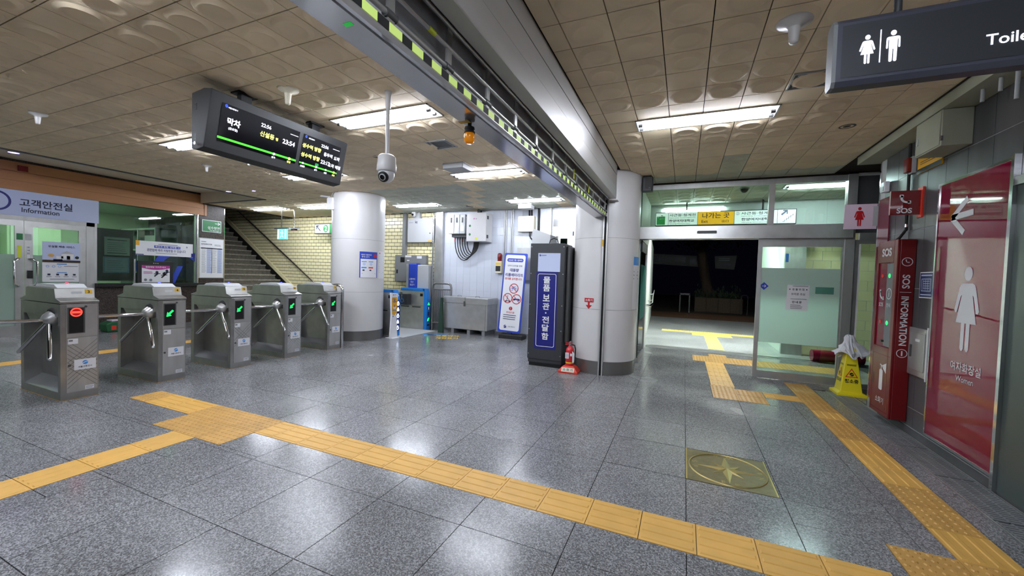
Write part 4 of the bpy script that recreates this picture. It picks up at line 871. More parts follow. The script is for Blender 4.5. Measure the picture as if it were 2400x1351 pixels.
gc = wallbox('electric_cabinet', 'dark grey electrical cabinet on the yellow brick wall', 'cabinet', -7.33, -6.3, 1.2, 1.92, .1, 'mid_grey', doorm='mid_grey'); g = G((0,YW-.106,0), *YM, .003); g.rect(-7.14,1.72,-7.0,1.86,'black'); g.rect(-7.27,1.42,-7.22,1.52,'black'); g.rect(-6.98,1.86,-6.78,1.91,'paper'); g.rect(-6.6,1.83,-6.44,1.9,'paper'); g.rect(-6.92,1.76,-6.84,1.79,'paper'); g.build('labels', gc)
MB().box(-7.1, -7.0, YW-.1, YW-.006, 1.92, HC).build('conduit_trunk', 'mid_grey', gc)
st_ = thing('framed_board', 'pale teal notice board standing behind the column', 'board', (-7.5, 8.3, 0)); MB().box(-8.0, -7.42, 8.28, 8.31, .9, 2.02).build('panel', 'frost_glass', st_); MB().box(-7.45, -7.41, 8.26, 8.33, 0, 2.05).build('post', 'steel_dark', st_); g = G((0,8.28,0), *YM, .003); g.rect(-8.0,.92,-7.45,2.02,'pale_blue').lay(2); g.bars(-7.62,1.8,-7.48,1.7,2,'ink'); g.bars(-7.62,1.6,-7.48,1.5,1,'red',.8); g.bars(-7.62,1.42,-7.48,1.3,2,'ink'); g.build('print', st_)
# blue ticket machine behind the wheelchair gate
bm = thing('service_kiosk', 'grey and blue ticket adjustment kiosk behind the wheelchair gate', 'kiosk', (-6.4, 8.75, 0))
MB().box(-6.45, -6.1, 8.7, 8.86, 0, 1.66).build('grey_side', 'light_grey', bm, .02); MB().box(-6.72, -6.45, 8.675, 8.86, 0, 1.7).build('blue_front', 'blue', bm, .03); MB().box(-6.8, -6.72, 8.7, 8.86, 0, 1.68).build('silver_strips', 'steel', bm)
g = G((0,8.673,0), *YM, .003); [g.text(t, -6.58, 1.28-.075*k, 'white', h=.05, al='c') for k, t in enumerate(('교통카드', '정산·', '환급기'))]; g.build('lettering', bm)
# wheelchair gates
def wgate(label, x0, x1, y0, y1, face):
    r = thing('wide_gate', label, 'gate', ((x0+x1)/2, (y0+y1)/2, 0), 'blue edged wheelchair gates')
    MB().box(x0, x1-.1, y0+.015, y1-.015, 0, .98).build('steel_body', 'steel', r); MB().box(x0+.05, x1-.08, y0, y1, .98, 1.05).build('blue_top', 'gate_blue', r, .01)
    MB().prism([(x1-.1,0),(x1,0),(x1,.78),(x1-.06,1.05),(x1-.16,1.05),(x1-.1,.98)], 'y', y0, y1).build('blue_end', 'gate_blue', r, .006)
    for k in range(2): MB().box(x0+.06+.36*k, x0+.32+.36*k, y0+.008, y0+.015, .56, .58).build('panel_slot', 'black', r)
    MB().box(x0, x1-.1, y0+.012, y0+.015, .6, .605).build('panel_seam', 'steel_dark', r); MB().box(x1-.22, x1-.14, y0+.008, y0+.015, .85, .92).box(x0+.02, x0+.1, y0+.008, y0+.015, .85, .92).build('sensor_window', 'black', r)
    return r
wg2 = wgate('far blue edged wheelchair gate with dark flap', -6.86, -5.98, 8.5, 8.66, 0); wg1 = wgate('near wheelchair gate with glowing white column of symbols', -6.85, -5.93, 7.24, 7.4, 0)
wc = MB().box(-6.86, -6.46, 8.3, 8.49, .62, .9).build('flap_door', 'dark_grey', wg2, .01)
g = G((0,8.3,0), *YM, .003); g.ring(-6.6,.73,.04,.05,'sky_blue',16); g.disc(-6.61,.86,.015,'sky_blue'); g.line(-6.61,.84,-6.61,.77,.014,'sky_blue'); g.line(-6.61,.77,-6.56,.77,.014,'sky_blue'); g.line(-6.56,.77,-6.54,.7,.014,'sky_blue'); g.build('wheelchair_symbol', wg2)
g = G((-5.98,8.5,0), *XP, .003); g.poly([(.03,.63),(.13,.63),(.08,.7)],'led_green'); g.rect(.04,.52,.12,.58,'black'); g.text('2', .08, .55, 'scr_white', h=.05); g.rect(.03,.1,.13,.14,'black'); g.line(.05,.2+.04,.11,.3,.03,'led_green'); g.poly([(.03,.22),(.1,.24),(.06,.3)],'led_green'); g.rect(.04,.36,.12,.46,'navy'); g.build('display_symbols', wg2)
g = G((-5.93,7.24,0), *XP, .003); g.rect(.02,.12,.14,.82,'navy').lay(2)
for k, z in enumerate((.74,.6,.46,.32,.19)): g.disc(.08,z+.03,.022,'gate_white'); g.rect(.045,z-.035,.115,z+.015,'gate_white') if k % 2 else g.ring(.08,z-.01,.02,.04,'gate_white',14)
g.build('lit_symbols', wg1); g = G((-5.93,7.24,0), *XP, .003); g.text('>', .08, .92, 'white', h=.06); g.build('arrow_mark', wg1)
ps = thing('floor_stand', 'white tapered floor stand with orange tag payment poster', 'sign stand', (-5.8, 7.0, 0)); MB().prism([(6.93,0),(7.16,0),(7.12,.5),(7.15,.98),(6.93,1.0),(6.965,.5)], 'x', -5.84, -5.8).build('panel', 'white', ps); MB().box(-5.95, -5.72, 6.95, 7.14, 0, .012).build('foot', 'white', ps)
g = G((-5.8,0,0), *XP, .003); g.rect(6.955,.62,7.125,.9,'sign_yellow'); g.poly([(6.965,.6),(7.115,.6),(7.115,.56),(7.04,.5),(6.97,.53)],'sign_yellow').lay(2); g.bars(6.96,.88,7.11,.84,2,'ink',.3); g.text('Tagless', 7.04, .80, 'navy', w=.14); g.disc(7.04,.83,.016,'blue'); g.disc(7.04,.67,.05,'white',ry=.03); g.poly([(7.02,.68),(7.06,.68),(7.04,.74)],'red'); g.rect(6.96,.605,7.12,.615,'ink'); g.disc(7.0,.48,.014,'blue'); g.swirl(7.0,.95,.014,'navy','white'); g.rect(7.03,.945,7.09,.955,'grey_text'); g.build('print', ps)
# posters on column 1 (curved with the column)
def curved(label, a0, a1, z0, z1, r, c, painter, name='poster', cat='poster'):
    root = thing(name, label, cat, (c[0]+r*math.cos((a0+a1)/2), c[1]+r*math.sin((a0+a1)/2), z0))
    wd = r*(a1-a0); g = painter(wd, z1-z0)
    for part, gg in g:
        # subdivide is unnecessary: sheets are narrow; map plane coords to the cylinder
        mb = gg.mb; V = []
        for x, y, z in mb.v: a = a0+x/r; d = -y; V.append((c[0]+(r+d)*math.cos(a), c[1]+(r+d)*math.sin(a), z0+z))
        mb.v = V; gg.mb.build(part, gg.mats, root)
    return root
def grid_rect(g, x0, y0, x1, y1, m, n=8):
    for k in range(n): g.rect(x0+(x1-x0)*k/n, y0, x0+(x1-x0)*(k+1)/n, y1, m)
def p_blue(w_, h_):
    g = G((0,0,0), *YM, .003); grid_rect(g, 0,0,w_,h_,'blue'); h = G((0,0,0), *YM, .003).lay(2); grid_rect(h, .02,.0,w_-.02,h_*.72,'paper'); h.lay(3); h.text('대용량 리튬배터리', w_*.35, h_*.88, 'white', w=w_*.55, h=.03); h.text('휴대 금지', w_*.3, h_*.8, 'white', w=w_*.4, h=.03); h.disc(w_*.85,h_*.85,.04,'red')
    for k in range(2): h.rect(.04+k*.14,h_*.6,.14+k*.14,h_*.63,'sky_blue'); h.disc(.09+k*.14,h_*.52,.03,'pale_blue'); h.rect(.04+k*.14,h_*.36,.14+k*.14,h_*.41,'sky_blue' if k == 0 else 'orange_red'); h.rect(.06+k*.14,h_*.26,.1+k*.14,h_*.31,'ink')
    h.rect(.05,h_*.15,w_-.05,h_*.17,'grey_text'); return [('sheet', g), ('print', h)]
curved('blue and white battery ban poster on the round column', math.radians(-43), math.radians(-2.5), 1.315, 1.85, .542, (-6.52, 6.69), p_blue)
def p_white(w_, h_):
    g = G((0,0,0), *YM, .003); grid_rect(g, 0,0,w_,h_,'paper'); h = G((0,0,0), *YM, .003).lay(2); h.rect(.02,h_*.9,.05,h_*.95,'orange_red'); h.bars(.02,h_*.85,w_-.02,h_*.2,9,'grey_text',.2); return [('sheet', g), ('print', h)]
curved('narrow white notice at the right edge of the round column', math.radians(2), math.radians(33), 1.3, 1.88, .542, (-6.52, 6.69), p_white, 'notice', 'notice')
rt = thing('router', 'white wireless router with aerials on the round column', 'router', (-6.78, 6.16, 2.7)); MB().bbox(-6.88, -6.69, 6.14, 6.21, 2.7, 2.95, .02).build('case', 'white', rt); MB().tube([(-6.86,6.18,2.96),(-7.1,6.18,2.99)], .008, 8).tube([(-6.8,6.16,2.96),(-7.05,6.16,3.0)], .008, 8).build('aerials', 'white', rt); MB().tube([(-6.78,6.17,2.95),(-6.74,6.16,3.0),(-6.7,6.16,3.06)], .006, 6).build('cable', 'light_grey', rt); g = G((0,6.14,0), *YM, .002); g.ring(-6.785,2.83,.012,.018,'pale_pink',12); g.build('mark', rt)
tag(MB().tube([(-6.07,8.84,0),(-6.07,8.84,HC-.02)], .022, 12).build('service_pipe', 'chrome'), 'thin floor to ceiling pipe beside the steel clad corner', 'pipe')
# steel barrier, chest, and equipment on white tiles
br = thing('crowd_barrier', 'tall steel bar barrier leaning by the wide gate', 'barrier', (-5.6, 8.55, 0)); yb = 8.58
MB().tube([(-5.86,yb,.0),(-5.86,yb,1.1),(-5.84,yb,1.17),(-5.78,yb,1.2),(-5.4,yb,1.2),(-5.34,yb,1.17),(-5.32,yb,1.1),(-5.32,yb,.0)], .026, 10).build('frame', 'steel_plinth', br); MB().tube([(-5.86,yb,1.05),(-5.32,yb,1.05)], .018, 8).build('upper_bar', 'steel_plinth', br); MB().tube([(-5.86,yb,.2),(-5.32,yb,.2)], .018, 8).build('lower_bar', 'steel_plinth', br)
for k in range(8): MB().tube([(-5.8+.06*k,yb,.2),(-5.8+.06*k,yb,1.05)], .011, 8).build('bar', 'steel_plinth', br)
tag(MB().prism([(-5.5,0),(-5.36,0),(-5.4,.86),(-5.45,.86)], 'y', 8.3, 8.36).build('green_post', 'post_green'), 'dark green leaning post between barrier and steel chest', 'post')
ch = thing('steel_chest', 'large scratched stainless storage chest with two lids', 'chest', (-4.83, 8.6, 0)); x0, x1, y0, y1 = -5.42, -4.22, 8.42, 8.95
MB().box(x0, x1, y0, y1, .12, .74).build('body', 'steel', ch, .008); MB().box(x0-.015, (x0+x1)/2-.004, y0-.015, y1, .745, .9).build('lid', 'steel', ch, .01); MB().box((x0+x1)/2+.004, x1+.015, y0-.015, y1, .735, .89).build('lid', 'steel', ch, .01)
for xx in (x0+.38, x1-.32): MB().tube([(xx-.05,y0+.1,.895),(xx-.05,y0+.1,.925),(xx+.05,y0+.1,.925),(xx+.05,y0+.1,.895)], .006, 6).build('lid_handle', 'steel_dark', ch)
for xx in (x0+.25, (x0+x1)/2+.1, x1-.1): MB().box(xx-.04, xx+.04, y0+.02, y1-.02, 0, .12).build('foot', 'mid_grey', ch)
MB().box((x0+x1)/2-.03, (x0+x1)/2+.01, y0-.03, y0-.015, .68, .8).build('hasp', 'steel_dark', ch); MB().box(x1-.05, x1-.045, y0-.002, y0, .12, .74).build('corner_seam', 'steel_dark', ch)
pm = thing('rectifier_unit', 'row of white power modules with cable loops on white tiles', 'electrical unit', (-5.15, YW, 2.3))
for k in range(3): q = MB().box(-5.52+.16*k, -5.37+.16*k, YW-.28, YW-.02, 2.46, 2.94).build('power_module', 'light_grey', pm, .006); MB().box(-5.46+.16*k, -5.43+.16*k, YW-.3, YW-.28, 2.74, 2.86).build('module_handle', 'dark_grey', q); MB().box(-5.5+.16*k, -5.4+.16*k, YW-.285, YW-.28, 2.52, 2.66).build('module_label', 'paper', q)
MB().box(-5.04, -4.98, YW-.28, YW-.02, 2.46, 2.88).build('module_side', 'dark_grey', pm); MB().box(-5.46, -5.0, YW-.22, YW-.05, 2.38, 2.46).build('terminal_block', 'dark_grey', pm)
for k in range(6):
    xs, xe, dp_ = -5.42+.075*k, -4.86+.03*k, .5-.035*k
    MB().tube([(xs,YW-.12,2.42)]+[(xs+(xe-xs)*(.5-.5*math.cos(math.pi*t/10)), YW-.12-.008*k, 2.3-dp_*math.sin(math.pi*t/10)) for t in range(11)]+[(xe,YW-.12-.008*k,2.4)], .012, 6).build('cable', 'rubber', pm)
    if k in (0, 3): MB().tube([(xs,YW-.122,2.4),(xs,YW-.122,2.27)], .014, 6).build('red_sleeve', 'red', pm)
wbx = wallbox('distribution_box', 'large white distribution box with hinges on white tiles', 'cabinet', -4.97, -4.43, 2.26, 2.96, .34, 'white_panel'); g = G((0,YW-.346,0), *YM, .003); g.disc(-4.87,2.64,.03,'green'); g.disc(-4.87,2.43,.03,'green'); g.rect(-4.72,2.3,-4.66,2.36,'lime'); g.text('dn', -4.7, 2.81, 'ink', h=.03); g.disc(-4.76,2.81,.016,'plum'); g.build('stickers', wbx)
for z in (2.38, 2.84): MB().box(-4.43, -4.415, YW-.3, YW-.24, z-.04, z+.04).build('hinge', 'dark_grey', wbx)
MB().box(-4.8, -4.72, YW-.12, YW-.02, 2.96, HC).build('cable_riser', 'black', wbx)
for k, xx in enumerate((-4.08, -4.04, -3.9, -3.86)): tag(MB().tube([(xx,YW-.03,1.2),(xx,YW-.03,HC)], .014, 8).build('conduit', 'steel'), ['leftmost thin steel conduit on the white tiles', 'second thin steel conduit on the white tiles', 'third thin steel conduit on the white tiles', 'fourth thin steel conduit nearest the beige control box'][k], 'conduit', 'thin wall conduits')
ob = wallbox('control_box', 'beige control box with cables on the white wall', 'box', -3.68, -3.28, 2.5, 2.87, .16, 'ceiling_cream'); g = G((0,YW-.166,0), *YM, .003); g.text('OPC', -3.52, 2.81, 'grey_text', h=.035); g.build('lettering', ob); MB().tube([(-3.42,YW-.08,2.87),(-3.43,YW-.08,HC)], .022, 8).tube([(-3.36,YW-.08,2.87),(-3.37,YW-.08,HC)], .022, 8).build('top_cables', 'rubber', ob); MB().tube([(-3.36,YW-.1,2.5),(-3.38,YW-.1,2.36),(-3.3,YW-.1,2.28)], .012, 6).tube([(-3.4,YW-.1,2.5),(-3.4,YW-.1,2.4),(-3.26,YW-.1,2.26)], .012, 6).build('bottom_cables', 'rubber', ob)
tag(MB().tube([(-3.2,YW-.04,2.2),(-3.2,YW-.04,HC)], .03, 8).build('conduit', 'rubber'), 'thick black cable conduit right of the beige control box', 'conduit'); tag(MB().tube([(-2.9,YW-.04,2.0),(-2.9,YW-.04,HC)], .022, 8).build('conduit', 'ceiling_cream'), 'cream conduit left of the steel service door', 'conduit')
al = wallbox('alarm_box', 'beige alarm box topped by a red lamp on the white wall', 'alarm', -4.26, -4.1, 1.5, 1.8, .12, 'ceiling_cream'); MB().lathe([(.05,1.8),(.05,1.84),(.055,1.86),(.055,1.95),(.04,1.99),(.001,2.0)], (-4.17,YW-.07,0), 16).build('red_lamp', 'sos_red', al); g = G((0,YW-.126,0), *YM, .003); g.rect(-4.245,1.71,-4.115,1.76,'yellow'); g.rect(-4.245,1.55,-4.115,1.68,'black'); g.build('labels', al)
tag(MB().box(-3.72, -3.36, YW-.05, YW-.005, 1.35, 2.13).build('steel_plate', 'steel_satin', None, .004), 'grey steel plate on white tiles behind the battery banner', 'plate')
sd = thing('service_door', 'stainless service door with small window behind the locker', 'door', (-2.5, YW-.05, 0)); MB().box(-2.82, -1.95, YW-.08, YW-.005, 0, 2.62).build('leaf', 'steel', sd); MB().box(-2.82, -1.95, YW-.1, YW-.005, 2.62, HC).build('upper_panel', 'steel_polish', sd); MB().box(-2.64, -2.48, YW-.09, YW-.08, 2.2, 2.34).build('window', 'dark_glass', sd); MB().box(-2.74, -2.7, YW-.1, YW-.08, 2.2, 2.4).build('handle', 'chrome', sd); g = G((0,YW-.08,0), *YM, .003); g.rect(-2.48,2.36,-2.25,2.52,'sign_lit_white').lay(2); g.disc(-2.42,2.48,.012,'green'); g.rect(-2.36,2.4,-2.33,2.5,'ink'); g.build('notice', sd)
# sloped parcel locker behind the totem
pl = thing('parcel_locker', 'pale grey sloped-top locker behind the dark totem', 'locker', (-2.4, 6.9, 0)); MB().prism([(-2.53,0),(-2.53,2.31),(-2.19,2.19),(-2.19,0)], 'y', 6.75, 7.15).build('body', 'light_grey', pl)
# ================================================================== BANNER STAND, TOTEM, EXTINGUISHER
bs = thing('banner_stand', 'white and blue standing banner banning lithium batteries', 'sign stand', (-3.67, 8.42, 0))
def sheared(y): return y
bx0, bx1, bz0, bz1 = -3.93, -3.37, .15, 1.97; sk_ = .06
def SH(mb):   # banner leans a little sideways and back
    mb.v = [(x+(z-.15)*.045, y+(z-.15)*.06, z-(x+3.65)*.03) for x, y, z in mb.v]; return mb
def rrpoly(x0, y0, x1, y1, r, n=5):
    pts = []
    for cx, cy, a in ((x1-r,y0+r,-90),(x1-r,y1-r,0),(x0+r,y1-r,90),(x0+r,y0+r,180)): pts += [(cx+r*math.cos(math.radians(a+90*i/n)), cy+r*math.sin(math.radians(a+90*i/n))) for i in range(n+1)]
    return pts
SH(MB().prism(rrpoly(bx0, bz0, bx1, bz1, .03), 'y', 8.4, 8.43)).build('blue_panel', 'blue', bs)
g = G((0,8.4,0), *YM, .003); g.rr(bx0+.035, bz0+.04, bx1-.035, bz1-.04, .05, 'paper'); SH(g.mb); g.build('white_face', bs)
g = G((0,8.4,0), *YM, .003).lay(2); c = -3.65
g.rr(c-.2, 1.77, c+.2, 1.85, .035, 'blue'); g.text('모두의 안전을 위해', c, 1.68, 'ink', w=.36); g.text('대용량', c, 1.58, 'navy', w=.22, bold=.03); g.text('리튬배터리의', c, 1.47, 'navy', w=.43, bold=.025); g.text('휴대를 금지합니다.', c, 1.38, 'red', w=.43, bold=.02)
for cx, cz in ((c+.03,1.16),(c-.1,.93),(c+.12,.92)): g.ring(cx,cz,.098,.115,'red')
g.ring(c-.02,1.14,.03,.037,'blue',14); g.ring(c+.09,1.14,.03,.037,'blue',14); g.line(c-.02,1.14,c+.03,1.19,.012,'blue'); g.line(c+.03,1.19,c+.09,1.14,.012,'blue'); g.line(c+.0,1.2,c+.08,1.2,.01,'blue'); g.line(c-.14,.87,c-.06,.87,.014,'ink'); g.line(c-.12,.87,c-.1,1.0,.012,'ink'); g.disc(c-.14,.86,.018,'ink'); g.disc(c-.05,.86,.018,'ink'); g.rr(c+.05,.9,c+.19,.935,.01,'blue'); g.disc(c+.06,.91,.024,'ink'); g.disc(c+.18,.91,.024,'ink')
g.lay(3)
for cx, cz in ((c+.03,1.16),(c-.1,.93),(c+.12,.92)): g.line(cx-.075,cz+.075,cx+.075,cz-.075,.014,'red')
g.text('2026년 7월 1일부터', c, 1.81, 'paper', w=.34); g.disc(c,.7,.042,'red').lay(4); g.text('!', c, .7, 'paper', h=.05); g.lay(3); g.text('휴대금지품', c, .61, 'red', w=.2); g.bars(c-.17,.57,c+.17,.43,3,'ink',.3,.2); g.swirl(c-.1,.28,.035,'navy','paper'); g.text('서울교통공사', c+.06, .285, 'grey_text', w=.18)
SH(g.mb); g.build('print', bs); MB().bbox(-3.9, -3.3, 8.38, 8.66, 0, .1, .02).build('rubber_base', 'rubber', bs); MB().box(-3.7, -3.6, 8.43, 8.5, .08, .3).build('upright', 'dark_grey', bs)
to = thing('locker_totem', 'tall dark grey parcel locker totem with vertical Korean lettering', 'totem', (-2.01, 6.3, 0)); x0, x1 = -2.305, -1.73
MB().box(x0, x1, 6.12, 6.56, .05, 1.985).build('case', 'dark_grey', to, .02); MB().box(x0, x1, 6.1, 6.12, .12, 1.985).build('front_panel', 'dark_grey', to, .004); MB().box(x0+.02, x1-.02, 6.14, 6.54, 0, .05).build('plinth', 'black', to)
g = G((0,6.1,0), *YM, .003); g.rect(-2.17,1.535,-1.80,1.83,'pale_blue'); g.rect(-2.19,.29,-1.83+.0,1.53,'navy'); g.build('sign_panels', to)
g = G((0,6.1,0), *YM, .003).lay(2); xa, xb, za, zb3 = -2.165, -1.855, .33, 1.5
pts = rrpoly(xa, za, xb, zb3, .03); pin = rrpoly(xa+.008, za+.008, xb-.008, zb3-.008, .024)
for i in range(len(pts)): j = (i+1) % len(pts); g.poly([pts[i], pts[j], pin[j], pin[i]], 'white')
for ch_, z in zip('물품보관전달함', (1.40,1.275,1.115,.98,.765,.635,.50)): g.text(ch_, -2.01, z, 'white', h=.11, w=.115, bold=.025)
g.disc(-2.01,.875,.012,'white'); g.swirl(-2.135,1.795,.016,'navy','pale_blue'); g.rect(-2.11,1.79,-2.03,1.8,'grey_text'); g.build('lettering', to)
b = MB()
for z in (.2,.6,1.0,1.5,1.93):
    for xx in (x0+.02, x1-.02): b.tube([(xx,6.1,z),(xx,6.096,z)], .007, 8)
o_ = b.build('panel_screws', 'steel', to); o_['kind'] = 'stuff'
MB().tube([(-2.06,6.3,1.985),(-2.04,6.3,2.06),(-1.98,6.3,2.085),(-1.92,6.3,2.06),(-1.9,6.3,1.985)], .008, 8).build('cable_loop', 'rubber', to)
MB().box(x1, x1+.06, 6.2, 6.5, .4, 1.95).build('side_door', 'steel_dark', to, .02)
fe = thing('fire_extinguisher', 'red fire extinguisher on the floor before the shutter column', 'fire extinguisher', (-1.56, 6.0, .1)); X, Y = -1.56, 5.98
MB().lathe([(.055,.11),(.062,.13),(.062,.33),(.055,.37),(.03,.395),(.022,.41)], (X,Y,0), 24).build('cylinder', 'ext_red', fe); MB().lathe([(.0635,.145),(.0635,.165)], (X,Y,0), 24).build('yellow_band', 'yellow', fe)
MB().lathe([(.02,.4),(.024,.43),(.001,.44)], (X,Y,0), 12).build('valve', 'steel_dark', fe); MB().box(X-.07, X+.04, Y-.012, Y+.012, .44, .452).box(X-.075, X+.03, Y-.01, Y+.01, .418, .428).build('lever', 'ext_red', fe); MB().tube([(X+.02,Y,.43),(X+.07,Y,.42),(X+.085,Y,.36),(X+.075,Y,.22)], .01, 8).build('hose', 'rubber', fe)
g = G((0,Y-.064,0), *YM, .001); g.rect(X-.055,.22,X-.0,.31,'paper'); g.rect(X+.02,.26,X+.05,.3,'paper'); g.lay(2).bars(X-.05,.3,X-.005,.23,4,'grey_text'); g.build('label', fe); MB().add([(X+.05,Y-.06,.34),(X+.085,Y-.05,.3),(X+.08,Y-.05,.17),(X+.055,Y-.06,.16)], [(0,1,2,3)]).build('tag_card', 'paper', fe)
fs_ = thing('extinguisher_base', 'red plastic extinguisher stand with white name plate', 'stand', (-1.56, 6.0, 0)); 
b = MB(); V = []
for z, hx, hy in ((0,.15,.11),(.03,.15,.11),(.09,.1,.08),(.11,.07,.07)): V += [(X-hx,Y-hy,z),(X+hx,Y-hy,z),(X+hx,Y+hy,z),(X-hx,Y+hy,z)]
b.add(V, [(4*k+i, 4*k+(i+1)%4, 4*k+4+(i+1)%4, 4*k+4+i) for k in range(3) for i in range(4)]+[(12,13,14,15),(3,2,1,0)]); b.build('block', 'orange_red', fs_, .006)
g = G((X,Y-.112,.025), (1,0,0), (0,.03,.06), .003); g.rect(-.1,.0,.1,.065,'ceiling_cream').lay(2); g.text('소 화 기', 0, .033, 'ink', w=.15, h=.04); g.build('name_plate', fs_)
# stickers on column 2
def p_ext(w_, h_):
    h = G((0,0,0), *YM, .002); grid_rect(h, 0,h_*.62,w_,h_,'red'); h.rect(w_*.4,h_*.35,w_*.6,h_*.62,'red'); h.poly([(w_*.15,h_*.35),(w_*.85,h_*.35),(w_*.5,0)],'red'); h.lay(2); h.text('소화기', w_/2, h_*.81, 'paper', w=w_*.8, h=h_*.22); return [('sticker', h)]
curved('red fire extinguisher arrow sticker on the shutter column', math.radians(-115.5), math.radians(-98), .985, 1.15, .506, (-1.17, 6.54), p_ext, 'sticker', 'sticker')
def p_note(w_, h_):
    g = G((0,0,0), *YM, .002); grid_rect(g, 0,0,w_,h_,'paper', 4); g.lay(2); grid_rect(g, 0,h_*.84,w_,h_,'sky_blue', 4); g.bars(.01,h_*.75,w_-.01,h_*.55,3,'grey_text'); return [('sheet', g)]
curved('tall white notice with blue top on the right side of the shutter column', math.radians(-26), math.radians(-2), 1.0, 1.8, .507, (-1.17, 6.54), p_note, 'notice', 'notice')
# floor lettering
fl_ = thing('floor_lettering', 'yellow floor lettering and blue arrow before the wheelchair gate', 'floor marking', (-5.2, 7.8, 0)); g = G((0,0,.001), *ZU, .001)
g.poly([(-5.62,7.85),(-5.4,7.62),(-5.35,7.95)],'sky_blue'); g.poly([(-5.45,7.8),(-5.1,8.1),(-5.13,8.16),(-5.5,7.9)],'sky_blue'); g.build('arrow', fl_)
g = G((0,0,.001), *ZU, .001); g.text('교통약자', -5.0, 7.95, 'yellow', w=.55, h=.22, rot=.5, bold=.03); g.text('개집표기', -4.85, 7.68, 'yellow', w=.5, h=.2, rot=.5, bold=.03); g.build('letters', fl_)
# ---- speaker on the shutter column
sp = thing('wall_speaker', 'dark grey loudspeaker on a bracket beside the shutter column', 'speaker', (-.55, 6.55, 2.82)); MB().bbox(-.66, -.5, 6.48, 6.62, 2.82, 3.05, .02).build('case', 'dark_grey', sp); g = G((0,6.48,0), *YM, .003); g.rect(-.61,2.85,-.51,3.02,'black'); g.rect(-.56,2.86,-.53,2.87,'light_grey'); g.build('grille', sp); MB().box(-.72, -.62, 6.53, 6.57, 2.88, 2.95).build('bracket', 'dark_grey', sp)
# ================================================================== SLIDING DOOR SCREEN
d2 = struct(MB().box(-.78, 2.16, YD-.12, YD+.1, 2.14, 2.345).build('door_2', 'steel', None, .004))
MB().box(-.8, 2.16, YD-.03, YD+.03, 2.97, 3.05).build('top_rail', 'steel_satin', d2); MB().box(-.8, 2.2, YD-.06, YD+.06, 3.05, HC+.02).build('ceiling_closer', 'ceiling_joint', d2)
MB().box(1.135, 1.21, YD-.04, YD+.04, 2.345, 2.97).build('mullion', 'steel', d2); MB().box(2.09, 2.2, YD-.06, YD+.06, 0, HC).build('post', 'steel_satin', d2); MB().box(-.82, -.76, YD-.05, YD+.05, 0, HC).build('post', 'steel_satin', d2)
for a, b in ((-.76,1.135),(1.21,2.09)): MB().box(a, b, YD-.004, YD+.004, 2.345, 2.97).build('transom_pane', 'clear_glass', d2)
MB().bbox(.16, .44, YD-.145, YD-.12, 2.225, 2.265, .008).build('motion_sensor', 'black', d2)
lf = MB().box(1.03, 1.085, YD-.035, YD+.005, 0.01, 2.14).box(2.07, 2.105, YD-.035, YD+.005, 0.01, 2.14).box(1.085, 2.07, YD-.035, YD+.005, 0.01, .12).box(1.085, 2.07, YD-.035, YD+.005, 2.02, 2.14).build('door_leaf', 'steel', d2)
MB().box(1.085, 2.07, YD-.02, YD-.012, .12, 2.02).build('leaf_pane', 'clear_glass', lf); MB().box(1.085, 2.07, YD-.0205, YD-.0202, .56, 1.70).build('frosted_film', 'frost_glass', lf)
g = G((0,YD-.022,0), *YM, .001); g.poly([(1.13,1.36),(1.19,1.42),(1.13+.06*0+.0,1.48),(1.07,1.42)],'blue').lay(2); g.line(1.1,1.42,1.155,1.42,.007,'white'); g.line(1.135,1.44,1.155,1.42,.007,'white'); g.line(1.135,1.4,1.155,1.42,.007,'white'); g.lay(1); g.rect(1.78,1.33,2.0,1.43,'teal_glass'); g.rect(1.39,1.79,1.43,1.92,'sky_blue'); g.build('door_stickers', lf)
pn = thing('door_notice', 'upper white glass door warning sheet on the frosted leaf', 'notice', (1.57, YD-.03, 1.28)); g = G((0,YD-.022,0), *YM, .0015); g.rect(1.43,1.09+.17,1.71,1.45,'paper').lay(2); g.rect(1.5,1.43,1.69,1.436,'ink'); g.text('충 돌 위 험', 1.57, 1.385, 'ink', w=.15); g.disc(1.465,1.385,.009,'ink',8); g.disc(1.675,1.385,.009,'ink',8); g.text('유리문 조심', 1.57, 1.315, 'ink', w=.17); g.build('sheet', pn)
pn = thing('door_notice', 'lower white information sheet under the door warning', 'notice', (1.57, YD-.03, 1.08)); g = G((0,YD-.022,0), *YM, .0015); g.rect(1.42,1.07,1.7,1.255,'paper').lay(2); g.rect(1.48,1.238,1.68,1.244,'ink'); g.text('안 내 문', 1.56, 1.195, 'ink', w=.12, bold=.03); g.bars(1.48,1.16,1.65,1.09,3,'grey_text'); g.build('sheet', pn)
# side glass at right of the post
d3 = struct(MB().box(2.2, 2.26, YD-.03, YD+.03, 0, 2.12).box(2.26, 2.62, YD-.03, YD+.03, 2.06, 2.22).box(2.26, 2.62, YD-.03, YD+.03, 0, .07).build('window_2', 'steel')); MB().box(2.26, 2.62, YD-.004, YD+.004, .07, 2.06).build('side_pane', 'clear_glass', d3); MB().box(2.26, 2.28, YD-.03, YD+.03, .07, 2.06).build('white_edge', 'white', d3)
